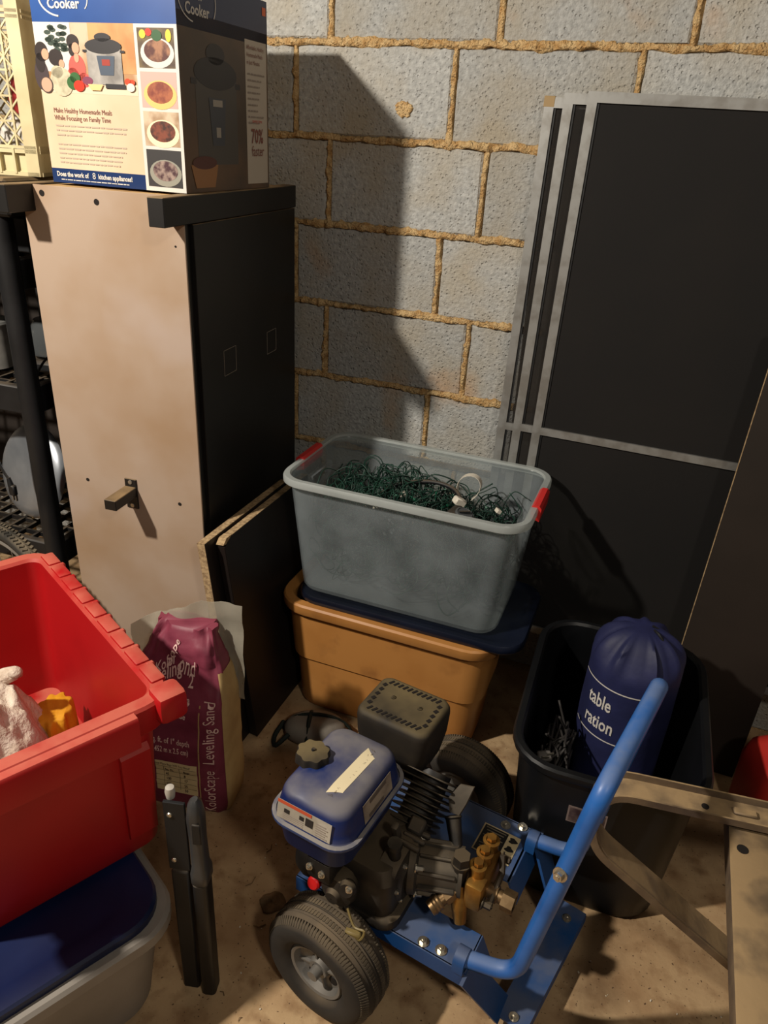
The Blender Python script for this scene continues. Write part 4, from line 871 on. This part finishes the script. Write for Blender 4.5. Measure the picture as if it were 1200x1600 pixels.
# rear stand: gussets and foot bar
fa, fb = w(.885, -1.06, .028), w(.945, -.825, .028)
for (p0, q) in ((w(.775, -1.095, zt), fa), (w(.838, -.775, zt), fb)):
    b = MB(); b.loft([[p0 + V3(.018, y, -.004), p0 + V3(.024, y, -.004), q + V3(-.020, y, .022), q + V3(-.026, y, .022)] for y in (-.022, .034)]); b.build('leg_gusset', m_bluepaint, pw, smooth=False)
dF = (fb-fa).normalized(); nF = Vector((dF.y, -dF.x, 0)); e0, e1 = fa - dF*.012, fb + dF*.028
b = MB(); b.loft([[e + nF*x + V3(0, 0, z) for x, z in ((-.03, .008), (-.03, .026), (.028, .026), (.030, .006), (.026, .006), (.024, .022), (-.026, .022), (-.026, .008))] for e in (e0, e1)]); ft = b.build('foot_bar', m_bluepaint, pw, smooth=False)
for t_ in (.05, .88): bolt(e0.lerp(e1, t_) + V3(0, 0, .026), (0, 0, 1), .006, .006, ft, 'foot_bolt')
for t_ in (.06, .86):
    b = MB(); p = e0.lerp(e1, t_); b.cyl(p + V3(0, 0, -.028), p + V3(0, 0, .023), .017, .015, 16); b.build('rubber_foot', m_blackpl, pw)
# handle hoop
hn0, hn1, hn2 = w(.783, -1.086, .203), w(.873, -1.080, .203), w(.934, -1.086, .66)
hf0, hf1, hf2 = w(.848, -.800, .203), w(.936, -.802, .203), w(.998, -.802, .66)
b = MB(); b.tube(fillet([hn0, hn1, hn2, hf2, hf1, hf0], .042, 8), .0145, 18); b.build('handle_tube', m_bluetube, pw, angle=60)
dl_ = (hn2-hn1).normalized(); pb = hn1.lerp(hn2, .62); bolt(pb + V3(-.004, -.0145, .003), (-.2, -1, .25), .0075, .009)
for p in (hn0, hf0):
    b = MB(); b.loft([[p + V3(x, -.019*math.cos(a), -.001 + .019*math.sin(a)) for a in [k*math.pi/8 for k in range(9)]] + [p + V3(x, .019, -.02), p + V3(x, -.019, -.02)] for x in (-.010, .010)]); b.build('tube_clamp', m_bluepaint, pw)
for x, y in ((.712, -1.076), (.745, -1.078)): bolt(w(x, y, zt), (0, 0, 1), .007, .006)
for x, y in ((.789, -.774), (.822, -.765)): bolt(w(x, y, zt), (0, 0, 1), .007, .006)
# warning plate
b = MB(); c = w(.782, -.826, zt+.001); b.box(c, (.078, .072, .0012)); wl = b.build('warning_plate', mat('plate_cream', (206, 188, 146), .5), pw, smooth=False)
b = MB(); b.box(c + V3(-.011, 0, .0008), (.050, .066, .0006)); b.build('plate_text_field', mat('plate_black', (24, 22, 20), .5), wl, smooth=False)
for i in range(9):
    b = MB(); b.box(c + V3(-.011, .028-.007*i, .0013), (.042-.006*(i % 3), .0022, .0003)); b.build('text_line', mat('plate_line', (130, 120, 100), .5), wl, smooth=False)
for i in range(3):
    b = MB(); q = c + V3(.026, .022-.022*i, .0009); b.loft([[q + V3(.008*math.cos(a)*(1+.4*math.cos(3*a+i)), .007*math.sin(a), z) for a in [k*math.pi/8 for k in range(16)]] for z in (0, .0004)]); b.build('pictogram', MATS['plate_black'], wl, smooth=False)
# crankcase
ec = w(.595, -1.0, 0)
def rblock(c, rings, r, m, nm, par=pw, n=5, angle=40):
    b = MB(); b.loft([[Vector(c) + V3(x, y, z) for x, y in rrect(ww_, dd_, r, n)] for ww_, dd_, z in rings]); return b.build(nm, m, par, angle=angle)
rblock(ec, ((.15, .16, zt), (.155, .165, .195), (.15, .16, .205), (.125, .155, .21), (.125, .155, .285), (.10, .13, .305)), .03, m_cast, 'crankcase')
# side cover with ring of bolts, facing the handle
pc0 = w(.648, -1.0, .255); XF = V3(1, 0, 0)
b = MB(); cov = [(.074*math.cos(a)*(1+.10*math.cos(3*a)), .064*math.sin(a)*(1+.06*math.cos(2*a))) for a in [k*math.pi/18 for k in range(36)]]
b.loft([[pc0 + V3(x, p*k, q*k) for p, q in cov] for x, k in ((-.03, 1.0), (.0, 1.0), (.006, .95), (.010, .80), (.016, .70))]); cvr = b.build('crankcase_cover', m_cast, pw)
for k in range(7):
    a = k*2*math.pi/7+.35; bolt(pc0 + V3(.004, .057*math.cos(a), .05*math.sin(a)), (1, 0, 0), .0055, .008, cvr, 'cover_bolt')
b = MB(); b.cyl(pc0 + V3(-.01, -.03, .05), pc0 + V3(-.01, -.035, .085), .011, .011, 16); b.cyl(pc0 + V3(-.01, -.035, .085), pc0 + V3(-.01, -.036, .094), .014, .013, 12); b.build('oil_filler', m_engblk, pw)
b = MB(); b.box(pc0 + V3(-.025, .0, .072), (.014, .016, .06), rot=Matrix.Rotation(.3, 3, 'X'), bevel=.005, seg=2); b.box(pc0 + V3(-.005, .045, .055), (.03, .03, .03), rot=Matrix.Rotation(.5, 3, 'X'), bevel=.004); b.build('mounting_lug', m_pump, pw)
for k in range(3):
    b = MB(); b.box(pc0 + V3(.002, -.004+.022*k, .062-.006*k), (.044, .010, .012), rot=Matrix.Rotation(.2, 3, 'X'), bevel=.003); b.build('casting_rib', m_pump, pw)
# cylinder with cooling fins, leaning back toward the muffler
c0 = w(.632, -.93, .275); cdir = Vector((.02, .62, .58)).normalized(); cu = V3(1, 0, 0); cv = cdir.cross(cu).normalized(); Rf = Matrix((cu, cv, cdir)).transposed()
b = MB(); b.cyl(c0 - cdir*.02, c0 + cdir*.11, .034, .034, 20); b.build('cylinder_barrel', m_engblk, pw)
for k in range(9):
    s_ = .112 - .004*abs(k-6); b = MB(); b.loft([[c0 + cdir*(.005+.0115*k + dz) + Rf @ Vector((x, y, 0)) for x, y in rrect(s_+e, s_*.95+e, .022, 4)] for dz, e in ((0, -.001), (.0008, 0), (.0022, 0), (.003, -.001))]); b.build('cooling_fin', mat('fin_metal', (58, 54, 49), .42, .6, dust=(130, 112, 84), damt=.4), pw)
# recoil starter housing on the far side from the pump
rc0 = w(.515, -1.0, .262); b = MB(); b.lathe([(.072, .03), (.080, .0), (.082, -.03), (.076, -.045), (.055, -.052), (.02, -.056), (.001, -.056)], rc0, (1, 0, 0), 40); rec = b.build('recoil_housing', m_engblk, pw)
b = MB()
for k in range(28):
    a = 2*math.pi*k/28; b.box(rc0 + V3(-.047, .064*math.cos(a), .064*math.sin(a)), (.003, .004, .010), rot=Matrix.Rotation(a-math.pi/2, 3, 'X'))
b.build('louvres', m_hole, rec, smooth=False)
b = MB(); b.lathe([(.0125, 0), (.0125, .008), (.010, .011), (.001, .012)], w(.508, -1.085, .245), w(.49, -1.18, .28)-w(.508, -1.085, .245), 20, True); b.build('red_switch', mat('switch_red', (186, 20, 24), .4), pw)
cb0 = w(.556, -1.09, .262); b = MB(); b.lathe([(.03, -.02), (.034, 0), (.03, .012), (.016, .018), (.012, .026), (.001, .027)], cb0, (0, -1, 0), 24); b.lathe([(.012, 0), (.016, .01), (.012, .02)], cb0 + V3(.02, .0, .02), (.2, -1, .4), 16, True); b.build('carburetor_bowl', m_cast, pw)
b = MB(); b.box(cb0 + V3(-.03, .0, .045), (.05, .05, .05), bevel=.008, seg=2); b.build('intake_block', m_engblk, pw)
for x, z in ((-.045, .062), (-.02, .058), (.035, .06)): bolt(cb0 + V3(x, -.026, z-.01), (0, -1, .2), .0045, .004, pw, 'screw')
b = MB(); b.tube(catmull([cb0 + V3(.03, -.02, -.01), cb0 + V3(.05, -.03, -.03), cb0 + V3(.07, -.03, -.028), cb0 + V3(.062, -.035, -.05), cb0 + V3(.03, -.03, -.04)], 6), .0022, 6); b.box(cb0 + V3(.05, -.033, -.045), (.03, .012, .014), rot=rotz(.2), bevel=.003); b.build('fuel_line', mat('fuel_line', (120, 104, 62), .5), pw)
# fuel tank
tk = w(.526, -1.032, 0); TX, TY = .152, .205
rT = lambda wd, dp, z, r: [tk + V3(x, y, z) for x, y in rrect(wd, dp, r, 7)]
b = MB(); b.loft([rT(TX-.03, TY-.03, .352, .03), rT(TX-.018, TY-.018, .362, .034), rT(TX-.004, TY-.004, .415, .036), rT(TX, TY, .418, .037), rT(TX, TY, .424, .037), rT(TX-.004, TY-.004, .426, .036), rT(TX-.010, TY-.010, .445, .034), rT(TX-.018, TY-.018, .464, .032), rT(TX-.024, TY-.024, .471, .030), rT(TX-.036, TY-.036, .4765, .026), rT(TX-.06, TY-.07, .4805, .022), rT(.02, .04, .482, .008)]); tank = b.build('fuel_tank', m_tank, pw, angle=45)
b = MB(); b.loft([rT(TX+.002, TY+.002, .4165, .038), rT(TX+.015, TY+.015, .418, .044), rT(TX+.017, TY+.017, .421, .045), rT(TX+.015, TY+.015, .424, .044), rT(TX+.002, TY+.002, .4255, .038)], False, False); b.build('tank_seam', mat('tank_flange', (46, 60, 98), .4, dust=(138, 132, 124), damt=.9), tank)
b = MB(); cp = w(.474, -1.032, .472); gr = [(.029*(1+.07*math.cos(8*a))*math.cos(a), .0265*(1+.07*math.cos(8*a))*math.sin(a)) for a in [k*math.pi/32 for k in range(64)]]
b.loft([[cp + V3(x*k, y*k, z) for x, y in gr] for z, k in ((0, .9), (.002, 1.04), (.018, 1.0), (.022, .94), (.0235, .5), (.024, .08))]); cap = b.build('fuel_cap', m_muff, tank, angle=40)
b = MB(); b.cyl(cp + V3(0, 0, .0235), cp + V3(.001, .001, .0275), .0035, .003, 10); b.build('cap_vent', m_blackpl, cap)
FT = fr(tk + V3(0, 0, .4835), (1, 0, 0), (0, 1, 0))
b = MB(); p0, p1 = V3(.020, -.080, .4775), V3(.030, .080, .4775); dd = (p1-p0).normalized(); nn = V3(dd.y, -dd.x, 0)*.0115; seg = []
for i in range(9):
    t_ = i/8; q = tk + p0.lerp(p1, t_); e = abs(t_-.5)*2; q.z += .0062 - .010*max(0, e-.62)*2.2; seg.append(q)
b.loft([[q - nn, q + nn - V3(0, 0, .002), q + nn - V3(0, 0, .003), q - nn - V3(0, 0, .001)] for q in seg]); tape = b.build('paper_tape', mat('cream_tape', (218, 204, 168), .7), tank, angle=60)
b = MB(); rr = random.Random(3)
for i in range(15):
    q = seg[1].lerp(seg[-2], i/14) + V3(rr.uniform(-.002, .002), 0, .0014); b.tube([q + nn*rr.uniform(-.4, .5) + dd*rr.uniform(-.004, .004) for k in range(4)], .00035, 4)
b.build('pen_marks', mat('pen_ink', (110, 100, 90), .7), tape)
def quad_label(nm, pts, m, par, out):
    b = MB(); o = Vector(out)*.0008; b.loft([[tk + Vector(p) for p in pts], [tk + Vector(p) + o for p in pts]]); return b.build(nm, m, par, smooth=False)
ya = lambda z: -(TY/2) + (.002 + (z-.426)/.019*.003 if z < .445 else .005 + (z-.445)/.019*.004) - .0010
xa = lambda z: (TX/2) - (.002 + (z-.426)/.019*.003 if z < .445 else .005 + (z-.445)/.019*.004) + .0010
def front_q(x0, x1, z0, z1, e=0): return [(x0, ya(z0)-e, z0), (x1, ya(z0)-e, z0), (x1, ya(z1)-e, z1), (x0, ya(z1)-e, z1)]
wlb = quad_label('warning_label', front_q(-.058, .046, .4268, .4615), m_label, tank, (0, -1, .3))
quad_label('label_header', front_q(-.058, .008, .4562, .4615, .0009), mat('label_orange', (176, 74, 44), .6), wlb, (0, -1, .3))
quad_label('label_box', front_q(-.002, .012, .438, .452, .0009), mat('label_black', (38, 34, 32), .6), wlb, (0, -1, .3))
quad_label('label_emblem', front_q(-.044, -.034, .442, .449, .0009), MATS['label_black'], wlb, (0, -1, .3)); quad_label('label_emblem', front_q(-.014, -.006, .443, .450, .0009), MATS['label_black'], wlb, (0, -1, .3))
for i in range(6): quad_label('label_line', front_q(.018, .040 - .004*(i % 2), .4300+.0042*i, .4312+.0042*i, .0009), MATS['print_grey_text'], wlb, (0, -1, .3))
for i in range(4): quad_label('label_line', front_q(-.046, -.006, .4285+.0035*i, .4294+.0035*i, .0009), MATS['print_grey_text'], wlb, (0, -1, .3))
def side_q(y0, y1, z0, z1, e=0): return [(xa(z0)+e, y0, z0), (xa(z0)+e, y1, z0), (xa(z1)+e, y1, z1), (xa(z1)+e, y0, z1)]
slb = quad_label('data_label', side_q(-.040, .050, .4278, .464), mat('label_worn', (150, 138, 122), .65, col2=(116, 104, 92), scale=24), tank, (1, 0, .3))
quad_label('label_bar', side_q(-.02, .032, .455, .461, .0009), mat('label_greyprint', (92, 82, 74), .6), slb, (1, 0, .3)); quad_label('label_bar', side_q(-.026, .02, .431, .437, .0009), MATS['label_greyprint'], slb, (1, 0, .3))
# muffler with guard
mf = w(.566, -.822, 0)
rM = lambda wd, dp, z, r: [mf + V3(x, y, z) for x, y in rrect(wd, dp, r, 6)]
b = MB(); b.loft([rM(.12, .092, .345, .015), rM(.136, .105, .352, .02), rM(.152, .122, .40, .024), rM(.156, .126, .443, .024), rM(.154, .124, .452, .023), rM(.146, .116, .459, .02), rM(.134, .104, .461, .016), rM(.03, .03, .4605, .005)]); muf = b.build('muffler', m_muff, pw, angle=50)
b = MB()
for i in range(11):
    for s in (1, -1): b.box(mf + V3(-.052+.0104*i, s*.043, .4614), (.0048, .0125, .0014), rot=rotz(-.5))
for i in range(5):
    for s in (1, -1): b.box(mf + V3(s*.060, -.030+.015*i, .4614), (.0075, .0085, .0014), rot=rotz(-.4))
vs = b.build('vent_slots', m_hole, muf, smooth=False); vs['kind'] = 'stuff'
for x in (-.028, .030): bolt(mf + V3(x, .006, .4605), (0, 0, 1), .0032, .002, muf, 'screw', m_muff)
b = MB(); b.box(mf + V3(.03, -.0, .33), (.06, .05, .06), bevel=.01); b.tube([mf + V3(.055, -.02, .36), mf + V3(.085, -.03, .33), mf + V3(.09, -.05, .29)], .014, 10); b.build('exhaust_bracket', mat('rusty_bracket', (48, 36, 28), .7, .2), pw)
# dipstick tube and throttle paddle
d0 = w(.742, -.975, .25); d1 = w(.706, -.915, .315)
b = MB(); b.tube([d0, d0.lerp(d1, .5), d1], .012, 14, rad=[.010, .0115, .0145]); b.lathe([(.0145, 0), (.0165, .003), (.0145, .006), (.0115, .005)], d1, d1-d0, 18); b.build('dipstick_tube', m_engblk, pw)
b = MB(); q = d1 + V3(-.002, .004, .01); b.loft([[q + V3(-.008, -.002, 0), q + V3(.010, .0, 0), q + V3(.012, .004, 0), q + V3(-.006, .003, 0)], [q + V3(-.018, .01, .02), q + V3(.016, .014, .02), q + V3(.018, .018, .02), q + V3(-.016, .014, .02)], [q + V3(-.006, .03, .042), q + V3(.020, .034, .046), q + V3(.021, .037, .046), q + V3(-.005, .033, .042)]]); b.build('throttle_lever', m_pump, pw)
# pump body
p0 = w(.655, -.995, .262); p1 = w(.752, -.978, .266); pd = (p1-p0).normalized()
b = MB(); b.lathe([(.046, -.004), (.050, 0), (.050, .012), (.042, .016), (.040, .085), (.044, .088), (.044, .094), (.001, .094)], p0, pd, 32, True); pb_ = b.build('pump_body', m_pump, pw)
uu = pd.cross(V3(0, 0, 1)).normalized(); vv = uu.cross(pd)
for k in range(10):
    a = 2*math.pi*k/10; rd = uu*math.cos(a)+vv*math.sin(a); tg = pd.cross(rd); b = MB(); b.box(p0 + pd*.05 + rd*.043, (.066, .006, .010), rot=Matrix((pd, tg, rd)).transposed(), bevel=.0015); b.build('pump_rib', m_pump, pb_)
for k in range(4):
    a = math.pi/4 + k*math.pi/2; rd = uu*math.cos(a)+vv*math.sin(a); bolt(p0 + pd*.012 + rd*.046, pd, .006, .012, pb_, 'pump_bolt')
# brass manifold
h0 = w(.782, -.972, .262)
b = MB(); b.box(h0, (.034, .100, .060), rot=Matrix.Rotation(.0, 3, 'Z'), bevel=.008, seg=2)
for k in range(3): b.cyl(h0 + V3(-.004, -.018+.030*k, .02), h0 + V3(-.006, -.018+.030*k, .048), .0145, .0125, 16)
b.build('brass_manifold', m_brass, pw)
for k in range(3):
    q = h0 + V3(-.006, -.018+.030*k, .048); b = MB(); b.lathe([(.0155, 0), (.0155, .003), (.010, .004)], q, (0, 0, 1), 20); b.cyl(q + V3(0, 0, .003), q + V3(0, 0, .012), .0095, .009, 6); b.build('valve_cap', m_brass, pw, angle=30)
q = h0 + V3(-.034, -.028, .045); b = MB(); b.cyl(q + V3(0, 0, -.05), q, .013, .014, 16); b.cyl(q, q + V3(0, 0, .004), .0175, .0175, 18); b.cyl(q + V3(0, 0, .004), q + V3(0, 0, .022), .0165, .0155, 6); b.build('unloader_cap', m_cast, pw, angle=30)
b = MB(); b.tube([h0 + V3(-.03, -.03, .0), h0 + V3(-.022, -.045, -.03), h0 + V3(-.012, -.055, -.062)], .016, 14, rad=[.018, .015, .011]); b.build('unloader_body', m_brass, pw)
o0 = h0 + V3(-.035, -.045, -.005); od = Vector((-.42, -.72, -.34)).normalized(); b = MB(); b.cyl(o0, o0+od*.022, .0145, .0145, 6); b.cyl(o0+od*.022, o0+od*.032, .011, .011, 16); b.lathe([(.0135, 0), (.0145, .003), (.0135, .006), (.0145, .009), (.0135, .012), (.0145, .015), (.013, .022), (.0085, .022), (.0085, .006), (.001, .006)], o0+od*.030, od, 22); b.build('outlet_fitting', m_brassl, pw, angle=30)
b = MB(); b.cyl(o0 + V3(.0, .0, .012), o0 + V3(-.002, -.002, .03), .004, .0035, 8); b.lathe([(.006, 0), (.0075, .004), (.006, .008)], o0 + V3(0, 0, .01), (0, 0, 1), 12, True); b.build('thermal_valve', m_brassl, pw)
i0 = h0 + V3(.016, -.008, -.012); b = MB(); b.cyl(i0, i0 + V3(.018, 0, 0), .016, .016, 16); b.cyl(i0 + V3(.016, 0, 0), i0 + V3(.030, 0, 0), .0125, .0125, 16); b.lathe([(.0195, 0), (.0195, .022), (.015, .022), (.014, .004), (.001, .004)], i0 + V3(.028, 0, 0), (1, 0, 0), 6); b.build('inlet_fitting', m_brassl, pw, angle=30)
b = MB(); b.tube([h0 + V3(.02, .035, .036), h0 + V3(.028, .02, .012), h0 + V3(.028, -.03, -.012)], .006, 8); b.build('bypass_bracket', m_pump, pw)
for y, z in ((.04, .024), (-.04, -.006)): bolt(h0 + V3(.018, y, z), (1, 0, 0), .007, .014, pw, 'manifold_bolt', m_cast)

# ------------------------------------------------------------------ litter on the floor
m_leaf = mat('dry_leaf', (128, 102, 72), .9, col2=(98, 78, 54), scale=40)
b = MB(); ctr = Vector((.372, -1.0, .004)); b.loft([[ctr + V3(.028*k*math.cos(a)*(1+.35*nse((a, 2, k))), .024*k*math.sin(a)*(1+.35*nse((a, 5, k))), z + .004*nse((a*3, k*3, 1))) for a in [i*math.pi/10 for i in range(20)]] for k, z in ((1, -.0035), (.95, -.001), (.6, .002), (.2, -.001))]); tag(b.build('dead_leaf', m_leaf), 'crumpled brown leaf on the floor left of the near tyre', 'leaf')
rr = random.Random(21); spots = [(.30, -.90), (.34, -.86), (.33, -.80), (.28, -.84), (.40, -.92), (.45, -.95), (.36, -1.06), (.43, -1.22), (.41, -1.28), (.38, -1.20), (.30, -.99), (.27, -.72), (.35, -.70), (.41, -.80), (.45, -.74)]
labs = 'twig'
for i, (x, y) in enumerate(spots):
    b = MB(); a = rr.uniform(0, 6.3); L_ = rr.uniform(.008, .03); b.tube([(x, y, .0014), (x + L_*.5*math.cos(a), y + L_*.5*math.sin(a), .003), (x + L_*math.cos(a+.5), y + L_*math.sin(a+.5), .0014)], rr.uniform(.0006, .0012), 5)
    tag(b.build('twig', m_leaf), 'tiny dark twig on the tan floor between sack and pressure washer', 'twig', 'twigs on the floor')
m_grit = mat('pale_grit', (214, 204, 184), .6)
for i in range(46):
    x, y = (rr.uniform(.85, 1.25), rr.uniform(-1.2, -.86)) if i < 26 else (rr.uniform(.3, .5), rr.uniform(-1.3, -.7))
    b = MB(); s_ = rr.uniform(.0012, .003); b.box((x, y, s_*.5), (s_*1.5, s_, s_), rot=rotz(rr.uniform(0, 3)), bevel=s_*.25); tag(b.build('grit_chip', m_grit), 'tiny pale chip of grit on the floor', 'grit', 'pale grit on the floor')
